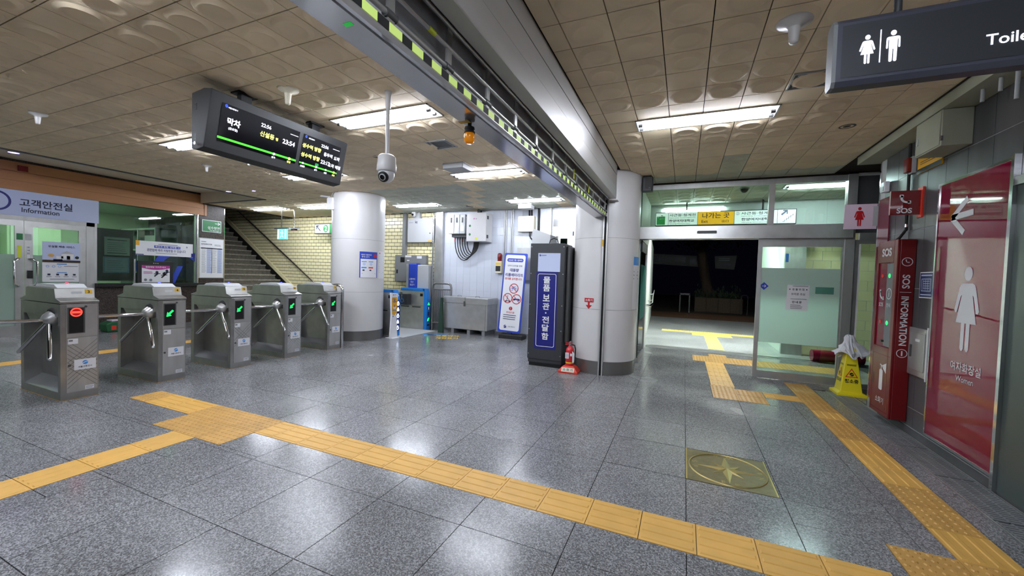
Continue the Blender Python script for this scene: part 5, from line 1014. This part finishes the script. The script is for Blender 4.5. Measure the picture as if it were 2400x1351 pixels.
# glass side panel on the left of the opening, with poster board
d4 = struct(MB().box(-.72, -.68, YD+.06, 8.3, 0, .09).box(-.72, -.68, 8.26, 8.3, 0, 2.14).build('window_3', 'steel')); MB().box(-.705, -.695, YD+.06, 8.26, .09, 2.14).build('side_pane', 'clear_glass', d4); MB().box(-.692, -.69, YD+.1, 8.2, .75, 1.72).build('teal_film', 'teal_glass', d4); MB().box(-.72, -.685, YD+.1, 8.25, 1.95, 2.12).build('pelmet', 'dark_grey', d4)
ex = thing('exit_sign_board', 'long hanging exit sign board in white and yellow beyond the glass', 'sign', (.65, 9.0, 2.59)); y = 8.9; z0, z1 = 2.585, 2.865; k = lambda px: -.6+2.46*(px-1537)/331
MB().box(-.6, 1.86, y, y+.14, z0, z1).build('case', 'dark_grey', ex)
g = G((0,y,0), *YM, .003); za, zb4 = z0+.015, z1-.015; g.rect(k(1538),za,k(1644),zb4,'sign_lit_white'); g.rect(k(1645),za,k(1731),zb4,'sign_lit_yellow'); g.rect(k(1732),za,k(1866),zb4,'sign_lit_white'); g.build('lit_faces', ex)
g = G((0,y,0), *YM, .003).lay(2); g.rect(k(1540),za+.01,k(1562),zb4-.07,'sign_lit_green'); g.poly([(k(1550),zb4-.06),(k(1557),zb4-.06),(k(1553.5),zb4-.04)],'ink'); g.rect(k(1570),za,k(1571),zb4,'grey_text')
g.text('사근동·청계천', k(1606), 2.80, 'ink', w=k(1640)-k(1574), h=.055); g.text('Sageun-dong  To Cheonggyecheon', k(1606), 2.745, 'ink', w=k(1640)-k(1574), h=.02, bold=0); g.text('한양여자대학교', k(1604), 2.685, 'ink', w=k(1637)-k(1574), h=.055, bold=.025); g.text("Hanyang Women's Univ.", k(1600), 2.625, 'ink', w=k(1627)-k(1574), h=.022, bold=0)
g.text('나가는 곳', k(1688), 2.775, 'ink', w=k(1720)-k(1655), h=.11); g.text('Exit', k(1662), 2.66, 'ink', h=.055); g.text('出口', k(1711), 2.66, 'ink', w=.12, h=.05)
g.text('②', k(1739), 2.80, 'ink', h=.06, bold=0); g.text('사근동·청계천', k(1783), 2.80, 'ink', w=k(1819)-k(1747), h=.055); g.text('Sageun-dong  To Cheonggyecheon', k(1783), 2.745, 'ink', w=k(1819)-k(1747), h=.02, bold=0); g.text('한양여자대학교', k(1783), 2.685, 'ink', w=k(1817)-k(1747), h=.055, bold=.025); g.text("Hanyang Women's Univ.", k(1781), 2.625, 'ink', w=k(1810)-k(1747), h=.022, bold=0)
g.rect(k(1827),za,k(1828),zb4,'grey_text'); g.line(k(1836),2.755,k(1846),2.825,.03,'plan_blue'); g.rect(k(1839),2.825,k(1849),2.845,'plan_blue'); g.rect(k(1846.5),2.77,k(1849),2.845,'plan_blue')
for i in range(5): g.rect(k(1838+4.4*i),2.625+.028*i,k(1843+4.4*i),2.631+.028*i,'ink'); g.rect(k(1842+4.4*i),2.625+.028*i,k(1843+4.4*i),2.659+.028*i,'ink')
g.lay(3); g.text('자동심장', k(1553), 2.78, 'paper', w=.1); g.text('충격기', k(1553), 2.73, 'paper', w=.08); g.disc(k(1543.5),2.76,.014,'paper',8); g.build('lettering', ex)
for xx in (-.01, 1.33): MB().tube([(xx,y+.07,z1),(xx,y+.07,HC)], .016).build('hanger_rod', 'dark_grey', ex)
dc = thing('ceiling_dome_camera', 'black dome camera on the ceiling behind the door glass', 'security camera', (.87, 7.8, HC)); MB().lathe([(.08,HC),(.08,HC-.02),(.07,HC-.03)], (.87,7.8,0), 18).build('ring', 'light_grey', dc); MB().lathe([(.065,HC-.025),(.055,HC-.06),(.03,HC-.085),(.001,HC-.09)], (.87,7.8,0), 18).build('dome', 'black', dc)
lin_ = struct(MB().box(-.95, 3.0, 9.2, 9.36, 2.43, HC+.2).build('wall_lintel', 'white_wall')); 
tl = thing('wall_light', 'slim tube light on the pale lintel above the exit sign', 'light', (.1, 9.19, 2.96)); MB().box(-.5, .72, 9.15, 9.2, 2.985, 3.01).build('batten', 'white', tl); MB().tube([(-.46,9.15,2.97),(.68,9.15,2.97)], .009, 8).build('fluorescent_tube', 'dim_tube', tl)
# ================================================================== PASSAGE AND NIGHT OUTSIDE
struct(MB().box(-3, 4, 9.48, 17.2, -.2, -.002).build('floor_passage', 'pave_granite'))
struct(MB().prism([(-.78,9.36),(-1.18,17.2),(-1.35,17.2),(-.95,9.36)], 'z', 0, 2.72).build('wall_passage_left', 'white_wall'))
wpr = struct(MB().box(1.95, 2.1, 10.0, 13.0, 0, 2.72).build('wall_passage_right', 'white_wall'))
struct(MB().box(-1.3, 4, 9.36, 12.9, 2.72, 2.8).build('ceiling_passage', 'white_wall'))
wpb = struct(MB().box(2.1, 4, 10.02, 10.15, 0, 2.72).build('wall_passage_brick', 'white_grout')); items = []
for j in range(14):
    for i in range(6): items.append((None, (2.42+.3*i-(.15 if j % 2 else 0), 10.01, .1+.196*j)))
PB = MB().box(-.146, .146, 0, .012, -.095, .095); lay(wpb, 'brick', [(PB, c) for _, c in items], 'yellow_brick')
MB().box(1.92, 2.28, 9.93, 10.03, 0, 2.72).build('corner_cladding', 'steel_satin', wpb)
for i, (yy, xx) in enumerate(((9.8,.95),(11.2,.6))): 
    t = thing('canopy_light', ['canopy tube light just outside the threshold', 'canopy tube light over the outdoor tactile paving', 'canopy tube light at the far end of the passage'][i], 'light', (xx, yy, 2.7), 'canopy lights of the passage'); MB().box(xx-1.15, xx+1.15, yy-.05, yy+.05, 2.69, 2.72).build('batten', 'white', t); [MB().box(xx-1.15, xx+1.15, yy+q_-.004, yy+q_+.004, 2.55, 2.69).build('added_glare_plate', 'white', t) for q_ in (-.09,) if i]; MB().tube([(xx-1.1,yy,2.675),(xx+1.1,yy,2.675)], .016, 8).build('fluorescent_tube', 'canopy_tube' , t)  # unseen plate added on the farther tube to stop its floor glare
def rail(label, pts, s):
    r = thing('handrail', label, 'handrail', pts[0][:2]+(0,), 'steel handrails in the passage'); MB().tube(pts, .022, 10).build('rail', 'chrome', r)
    for p, q in zip(pts[1:-1], pts[2:]): m = tuple((a+b)/2 for a, b in zip(p, q)); MB().tube([m, (m[0]+s*.06, m[1], m[2]-.03), (m[0]+s*.12, m[1], m[2]-.03)], .012, 8).build('bracket', 'chrome', r)
rail('bent steel handrail along the left passage wall', [(-.68,8.4,.95),(-.62,8.6,.93),(-.6,9.2,.95),(-.68,10.5,1.05),(-.78,12.5,1.15)], -1); rail('steel handrail end at the right passage wall', [(1.8,9.9,.9),(1.8,11,.98),(1.8,13,1.1)], 1)
tag(MB().tube([(2.3,9.3,.12),(3.1,9.35,.12)], .11, 20).build('rolled_mat', 'pink_panel'), 'reddish brown rolled mat lying behind the glass leaf', 'mat')
go = struct(MB().box(-16, 20, 17.2, 46, -.2, -.03).build('ground_outside', 'soil_stone')); PV = MB().box(-.098, .098, -.048, .048, 0, .03); items = []
for j in range(30):
    for i in range(34): items.append((PV, (-2.6+.2*i+(.1 if j % 2 else 0), 17.25+.1*j, -.03)))
lay(go, 'paver', items, 'paver', 300, 50)
pt = thing('planter', 'low stone planter at the foot of the tree outside', 'planter', (1.6, 22.5, 0))
for i in range(4): MB().box(.53+.53*i, 1.05+.53*i, 22, 22.25, -.03, .68).build('stone_block', 'soil_stone', pt, .01)
MB().box(.53, 2.65, 22.25, 24, -.03, .6).build('soil', 'leaf', pt)
tr_ = thing('tree', 'dim leaning tree trunk rising from the planter in the dark', 'tree', (1.1, 23, .6)); MB().tube([(1.25,23,.5),(1.1,23,1.2),(.9,23,2.2),(.75,23.1,3.2),(.9,23.3,4.5),(1.3,23.5,6)], [.3,.24,.24,.22,.18,.12], 12).tube([(.8,23.1,2.9),(.3,23,3.9),(-.4,22.8,4.8)], [.15,.11,.06], 8).build('trunk', 'bark', tr_)
b = MB()
for i in range(900):
    a, r_ = random.uniform(0, 6.3), random.uniform(.2, 2.8); p = Vector((.6+r_*math.cos(a), 23.2+r_*math.sin(a)*.7, random.uniform(3.2, 6.5))); d = Vector((random.uniform(-1,1), random.uniform(-1,1), random.uniform(-1,1))).normalized()*.14; e = d.cross(Vector((.3,.5,.8))).normalized()*.07
    b.add([p-d, p+e, p+d, p-e], [(0,1,2,3)])
o_ = b.build('foliage', 'leaf', tr_); o_['kind'] = 'stuff'
sh_ = thing('planter_shrub', 'low leafy shrubs growing in the stone planter', 'shrub', (1.6, 22.8, .6)); b = MB()
for i in range(700):
    p = Vector((random.uniform(.55,2.65), random.uniform(22.25,23.8), .6+abs(random.gauss(0,.22)))); d = Vector((random.uniform(-.5,.5), random.uniform(-.5,.5), 1)).normalized()*.11; e = Vector((random.uniform(-1,1), random.uniform(-1,1), 0)).normalized()*.03
    b.add([p-d, p+e, p+d, p-e], [(0,1,2,3)])
o_ = b.build('foliage', 'leaf', sh_); o_['kind'] = 'stuff'
bn = thing('street_banner', 'long white protest banner hung in the dark left of the tree', 'banner', (-.5, 24, 2.1)); MB().prism([(-2.6,2.45),(-2.6,3.0),(.85,2.85),(.85,2.25)], 'y', 24, 24.02).build('cloth', 'banner_cloth', bn); g = G((0,24,0), *YM, .004); g.text('조건없이 수락', -.95, 2.66, 'ink', w=2.0, h=.36, bold=.04); g.text('한수', .5, 2.55, 'ink', w=.55, h=.34, bold=.04); g.build('lettering', bn)
bn = thing('street_banner', 'small white banner hung in the dark right of the tree', 'banner', (2, 24, 2.2)); MB().prism([(1.5,2.2),(1.45,2.85),(2.5,2.9),(2.4,2.15)], 'y', 24, 24.02).build('cloth', 'banner_cloth', bn); g = G((0,24,0), *YM, .004); g.bars(1.65,2.78,2.35,2.58,2,'grey_text',.4); g.bars(1.65,2.5,2.35,2.25,1,'ink',.6); g.build('lettering', bn)
tb = thing('stool', 'small grey metal stool frame outside by the planter', 'stool', (.05, 21, 0)); 
for xx in (-.17, .25): MB().box(xx, xx+.05, 21, 21.04, -.03, .86).build('leg', 'dark_grey', tb); MB().box(xx, xx+.05, 21.4, 21.44, -.03, .86).build('leg', 'dark_grey', tb)
MB().box(-.17, .3, 21, 21.44, .8, .88).build('seat', 'dark_grey', tb)
ra = thing('hoop_rail', 'thin steel hoop at the right edge of the doorway view outside', 'rail', (2.55, 21, 0)); MB().tube([(2.45,21,0),(2.45,21,.85),(2.5,21,.9),(2.65,21,.9),(2.7,21,.85),(2.7,21,0)], .018, 8).build('hoop', 'dark_grey', ra)
# ================================================================== RIGHT WALL THINGS
wp_ = thing('toilet_panel', 'large crimson wall panel with white woman figure and arrow', 'sign', (XW, 4.46, .12)); g = G((XW-.02,0,0), *XM, .002)
MB().box(XW-.02, XW-.001, 4.035, 4.905, .12, 2.39).build('panel', 'women_red', wp_)
b = MB(); b.box(XW-.026, XW-.001, 4.905, 4.925, .1, 2.41); b.box(XW-.026, XW-.001, 4.015, 4.035, .1, 2.41); b.box(XW-.026, XW-.001, 4.035, 4.905, .1, .12); b.box(XW-.026, XW-.001, 4.035, 4.905, 2.39, 2.41); b.build('frame', 'chrome', wp_)
U = lambda yy: -yy
woman(g, U(4.43), .955, .69, 'white'); g.build('woman_figure', wp_); g = G((XW-.02,0,0), *XM, .002); g.line(U(4.71),2.075,U(4.42),2.085,.05,'white'); g.line(U(4.7),2.07,U(4.5),2.21,.05,'white'); g.line(U(4.7),2.07,U(4.53),1.93,.05,'white'); g.build('arrow', wp_); g = G((XW-.02,0,0), *XM, .002); g.text('여자화장실', U(4.40), .82, 'white', w=.38, bold=.01); g.text('Women', U(4.40), .725, 'white', w=.22, bold=0); g.build('lettering', wp_)
dg_ = thing('steel_door', 'dark greenish steel door at the right edge of the picture', 'door', (XW, 3.4, 0)); MB().box(XW-.015, XW-.001, 2.6, 3.98, .02, 2.2).build('leaf', 'door_green', dg_); MB().box(XW-.04, XW-.001, 3.98, 4.012, 0, 2.42).build('jamb', 'chrome', dg_); MB().box(XW-.03, XW-.001, 2.6, 3.98, 2.2, 2.26).build('head', 'steel', dg_)
bp_ = thing('floor_plan_plate', 'small dark blue tactile floor plan plate on the grey tiles', 'plate', (XW, 5.05, 1.37)); MB().box(XW-.014, XW-.001, 4.925, 5.17, 1.365, 1.615).build('plate', 'white', bp_); g = G((XW-.014,0,0), *XM, .002); g.rect(U(5.16),1.375,U(4.935),1.605,'plan_blue').lay(2); g.bars(U(5.14),1.595,U(4.955),1.57,1,'pale_blue',.5,0); g.frame(U(5.13),1.43,U(4.965),1.55,.006,'pale_blue')
for q in range(4): g.line(U(5.1-.04*q),1.44,U(5.1-.04*q),1.54,.005,'pale_blue'); g.line(U(5.1),1.46+.022*q,U(4.99),1.46+.022*q,.005,'pale_blue')
g.bars(U(5.14),1.41,U(4.955),1.385,1,'pale_blue',.4,0); g.build('plan_lines', bp_)
hb = thing('paper_box', 'steel dispenser box set in the grey wall beside the crimson panel', 'dispenser', (XW, 5.1, .59)); MB().box(XW-.025, XW-.001, 4.945, 5.29, .6, 1.07).build('case', 'steel', hb, .008); MB().box(XW-.031, XW-.025, 4.98, 5.255, .66, 1.02).build('door', 'steel_satin', hb, .003); MB().box(XW-.032, XW-.001, 4.93, 4.945, .585, 1.09).build('white_edge', 'white', hb); g = G((XW-.031,0,0), *XM, .002); g.rect(U(5.14),.94,U(5.06),.965,'paper'); g.build('label', hb); MB().box(XW-.04, XW-.031, 5.2, 5.225, .78, .9).build('latch', 'steel_dark', hb)
pk = thing('pink_panel', 'narrow crimson panel at the far end of the grey wall', 'panel', (XW, 6.05, .1)); MB().box(XW-.014, XW-.001, 5.91, 6.19, .12, 2.5).build('panel', 'pink_panel', pk); MB().box(XW-.014, XW-.001, 5.91, 6.19, .0, .12).build('base', 'steel', pk)
pi = thing('sos_pillar', 'dark red wall mounted SOS and information call station', 'call station', (2.05, 5.5, .1)); xa, xb, ya, yb_ = 1.98, XW-.001, 5.29, 5.74
b = MB(); b.box(xa+.02, xb, ya, yb_, .1, 1.95); b.build('cabinet', 'sos_red', pi, .008)
b = MB(); b.box(xa, xa+.02, ya, ya+.07, .1, 1.95); b.box(xa, xa+.02, yb_-.03, yb_, .1, 1.95); b.box(xa, xa+.02, ya+.07, yb_-.03, 1.72, 1.95); b.box(xa, xa+.02, ya+.07, yb_-.03, .1, .82); b.build('front_frame', 'sos_red', pi, .004)
MB().box(xa+.012, xa+.0205, ya+.07, yb_-.03, .82, 1.72).build('glass_panel', 'women_red', pi); g = G((xa+.012,0,0), *XM, .0015); g.rect(U(5.52),.83,U(5.37),1.71,'mid_grey'); g.build('steel_strip', pi)
g = G((xa+.012,0,0), *XM, .0015).lay(2)
for yy, zz, m in ((5.62,1.58,'led_red'),(5.46,1.58,'led_green'),(5.62,1.08,'led_red'),(5.46,1.08,'led_green')): g.disc(U(yy),zz,.022,m)
phone(g, U(5.62), 1.37, .06, 'white'); g.text('SOS', U(5.62), 1.27, 'white', w=.1); g.ring(U(5.45),1.39,.05,.06,'white'); g.text('i', U(5.45), 1.39, 'white', h=.07); g.text('안내', U(5.45), 1.27, 'white', w=.08); g.build('buttons', pi)
MB().tube([(xa+.012,5.52,.88),(xa-.01,5.52,.88)], .012, 8).build('key_lock', 'black', pi)
g = G((xa,0,0), *XM, .002); g.text('SOS', U(5.52), 1.83, 'white', w=.22, h=.09, bold=.04); g.rr(U(5.53),.36,U(5.45),.58,.02,'white'); g.poly([(U(5.5),.58),(U(5.48),.58),(U(5.48),.62),(U(5.5),.62)],'white'); g.line(U(5.52),.63,U(5.44),.61,.016,'white'); g.poly([(U(5.46),.63),(U(5.38),.66),(U(5.38),.55),(U(5.46),.6)],'white'); g.text('소화기', U(5.5), .25, 'white', w=.19); g.rect(U(5.68),.4,U(5.655),.52,'dark_grey'); g.frame(U(5.7),.14,U(5.32),.74,.004,'pink_panel'); g.build('front_marks', pi)
g = G((0,ya,0), *YM, .002); xc = (xa+xb)/2+.005; g.ring(xc,1.72,.038,.044,'white',24); phone(g, xc, 1.725, .018, 'white'); g.text('SOS', xc, 1.52, 'white', w=.14, h=.06, rot=-math.pi/2, bold=.02); g.rect(xc-.045,1.41,xc+.045,1.414,'white'); g.text('INFORMATION', xc, 1.12, 'white', w=.5, h=.06, rot=-math.pi/2, bold=.02); g.ring(xc,.79,.038,.044,'white',24); g.text('i', xc, .79, 'white', h=.05, bold=.04); g.build('side_lettering', pi)
sf = thing('sos_flag_sign', 'dark red flag sign with white handset sticking out of the wall', 'sign', (2.0, 5.26, 2.19)); MB().box(1.885, XW-.012, 5.25, 5.275, 2.19, 2.43).build('panel', 'sos_red', sf); MB().box(XW-.014, XW-.001, 5.22, 5.31, 2.16, 2.46).build('wall_plate', 'orange_red', sf); g = G((0,5.25,0), *YM, .002); phone(g, 1.995, 2.34, .05, 'white'); g.text('SOS', 1.995, 2.23, 'white', w=.12, bold=.03); g.build('handset_mark', sf)
wf = thing('women_flag_sign', 'pale pink flag sign with red woman figure at the wall end', 'sign', (1.97, 6.25, 2.16)); MB().box(1.80, XW-.01, 6.235, 6.245, 2.165, 2.47).build('panel', 'pale_pink', wf); MB().box(XW-.05, XW-.005, 6.23, 6.25, 2.2, 2.44).build('clamp_plate', 'light_grey', wf); g = G((0,6.235,0), *YM, .002); woman(g, 1.95, 2.2, .235, 'red'); g.build('figure', wf)
ys = thing('yellow_notice', 'yellow and black security notice plate high on the grey wall', 'sign', (XW, 5.14, 2.6)); MB().box(XW-.012, XW-.001, 4.93, 5.35, 2.605, 2.86).build('plate', 'sign_yellow', ys); g = G((XW-.012,0,0), *XM, .002); g.rect(U(5.35),2.605,U(4.93),2.65,'black'); g.bars(U(5.3),2.82,U(5.1),2.78,1,'ink',.8,0); g.bars(U(5.3),2.72,U(4.98),2.68,2,'ink',.3); g.build('print', ys)
gb = thing('grey_wall_box', 'grey steel box under the ceiling on the grey tiled wall', 'box', (XW, 4.7, 2.66)); MB().box(1.93, XW-.001, 4.53, 4.93, 2.66, 2.964).build('case', 'soffit_band', gb, .006); MB().box(1.922, 1.93, 4.54, 4.92, 2.67, 2.955).build('door', 'soffit_band', gb, .003); MB().box(1.915, 1.922, 4.87, 4.885, 2.76, 2.82).build('latch', 'light_grey', gb); MB().box(1.925, 1.94, 4.52, 4.53, 2.7, 2.74).build('hinge', 'chrome', gb)
fa_ = thing('fire_strobe', 'red fire strobe on the grey wall above the SOS flag', 'alarm', (2.08, 5.5, 2.65)); MB().box(2.06, 2.1, 5.42, 5.5, 2.65, 2.8).build('red_lens', 'sos_red', fa_, .008); MB().box(2.1, XW-.001, 5.41, 5.52, 2.64, 2.81).build('base', 'light_grey', fa_)
cw = thing('wall_cable', 'black cable running down the grey wall to the call station', 'cable', (2.11, 5.5, 2)); MB().tube([(2.11,5.5,2.96),(2.11,5.49,2.2),(2.11,5.48,2.07),(2.09,5.56,1.99),(2.06,5.58,1.95)], .014, 8).build('cable', 'rubber', cw); MB().tube([(2.11,5.485,2.12),(2.11,5.48,2.09)], .017, 8).build('coupling', 'chrome', cw)
wd = thing('small_sensor', 'small white sensor box high at the end of the grey wall', 'sensor', (2.1, 6.0, 2.57)); MB().bbox(2.07, XW-.001, 5.95, 6.05, 2.56, 2.68, .01).build('case', 'white', wd); MB().box(2.065, 2.07, 5.96, 6.04, 2.57, 2.62).build('lens', 'light_grey', wd)
# ---- wet floor cone with plastic bag
cn = thing('caution_cone', 'yellow four sided cleaning caution cone beside the glass door', 'cone', (2.1, 6.76, 0)); cx, cy = 2.1, 6.76
b = MB(); V = []
for z, h_ in ((0,.165),(.03,.165),(.045,.12),(.62,.05),(.66,.035)): V += [(cx-h_,cy-h_,z),(cx+h_,cy-h_,z),(cx+h_,cy+h_,z),(cx-h_,cy+h_,z)]
b.add(V, [(4*k_+i, 4*k_+(i+1)%4, 4*k_+4+(i+1)%4, 4*k_+4+i) for k_ in range(4) for i in range(4)]+[(16,17,18,19)]); b.build('body', 'cone_yellow', cn, .008)
def cone_face(O, U_, ):
    V_ = Vector((0,.07,.575)) if U_ == (1,0,0) else Vector((.07,0,.575))
    g = G(O, U_, V_, .003); g.poly([(-.07,.2),(.07,.2),(0,.32)],'orange_red').lay(2); g.poly([(-.052,.21),(.052,.21),(0,.3)],'cone_yellow').lay(3); g.disc(0,.24,.024,'black',12); g.line(-.02,.225,.02,.25,.012,'cone_yellow'); g.lay(1); g.text('청소중', 0, .15, 'black', w=.15, bold=.03); g.bars(-.05,.375,.05,.35,2,'black',.5,0); return g
cone_face((cx,cy-.12,.045), (1,0,0)).build('front_print', cn); cone_face((cx-.12,cy,.045), (0,-1,0)).build('side_print', cn)
bgp = thing('plastic_bag', 'crumpled white plastic bag over the tip of the caution cone', 'bag', (cx, cy, .55)); b = MB(); rnd = random.Random(11); n = 30; prof = [(.008,.80),(.035,.785),(.05,.75),(.055,.71),(.075,.67),(.095,.63),(.12,.59),(.14,.555),(.15,.53)]; V = []
for j, (r_, z) in enumerate(prof):
    t = j/8
    for i in range(n):
        a = 2*math.pi*i/n; f = 1+.16*math.sin(3*a+1)+t*(.22*math.sin(2*a+.6)+.1*math.sin(7*a))+.16*rnd.uniform(-1,1)
        V.append((cx-.02*(1-t)+r_*f*math.cos(a)*1.1, cy+r_*f*math.sin(a)*.85, z+rnd.uniform(-.012,.012)+t*.035*math.sin(2*a+.4)+t*.03*math.sin(5*a)))
b.add(V, [q for j in range(len(prof)-1) for i in range(n) for q in ((j*n+i, j*n+(i+1)%n, (j+1)*n+(i+1)%n), (j*n+i, (j+1)*n+(i+1)%n, (j+1)*n+i))]+[tuple(range(n))[::-1]]); b.build('film', 'bag_white', bgp)
# ---- brass compass plate in the floor
cm = thing('floor_compass', 'square brass compass rose plate set into the granite floor', 'compass', (.365, 3.49, 0)); x0, x1, y0, y1 = COMP; mx, my = (x0+x1)/2, (y0+y1)/2
MB().box(x0+.002, x1-.002, y0+.002, y1-.002, -.012, .0).build('plate', 'brass', cm); MB().box(x0+.002, x0+.014, y0, y1, 0, .002).box(x1-.014, x1-.002, y0, y1, 0, .002).build('edge_strip', 'brass_hi', cm)
MB().lathe([(.262,0),(.262,.006),(.272,.006),(.274,0)], (mx,my,0), 48).build('ring', 'brass_hi', cm)
def star(R, w_, offs, nm):
    for k_ in range(4):
        a = offs+k_*math.pi/2; d = Vector((math.cos(a), math.sin(a), 0)); e = Vector((-d.y, d.x, 0)); c0 = Vector((mx,my,.012)); tip = Vector((mx,my,.001))+d*R; base = Vector((mx,my,.001))+d*w_*1.2
        MB().add([c0, base+e*w_, tip, base-e*w_], [(0,1,2),(0,2,3)]).build(nm, 'brass_hi', cm)
star(.235, .035, 0, 'main_point'); star(.15, .025, math.pi/4, 'minor_point')
g = G((0,0,.0005), *ZU, .001)
for t, dx, dy, rt_ in (('W',.035,.235,math.pi),('서',-.06,.235,math.pi),('E',-.04,-.225,0),('동',.05,-.235,0),('S',-.225,.045,math.pi/2),('남',-.225,-.04,math.pi/2),('N',.225,-.04,-math.pi/2),('북',.225,.045,-math.pi/2)): g.text(t, mx+dx, my+dy, 'brass_hi', h=.04, rot=rt_, bold=.01)
g.build('letters', cm)
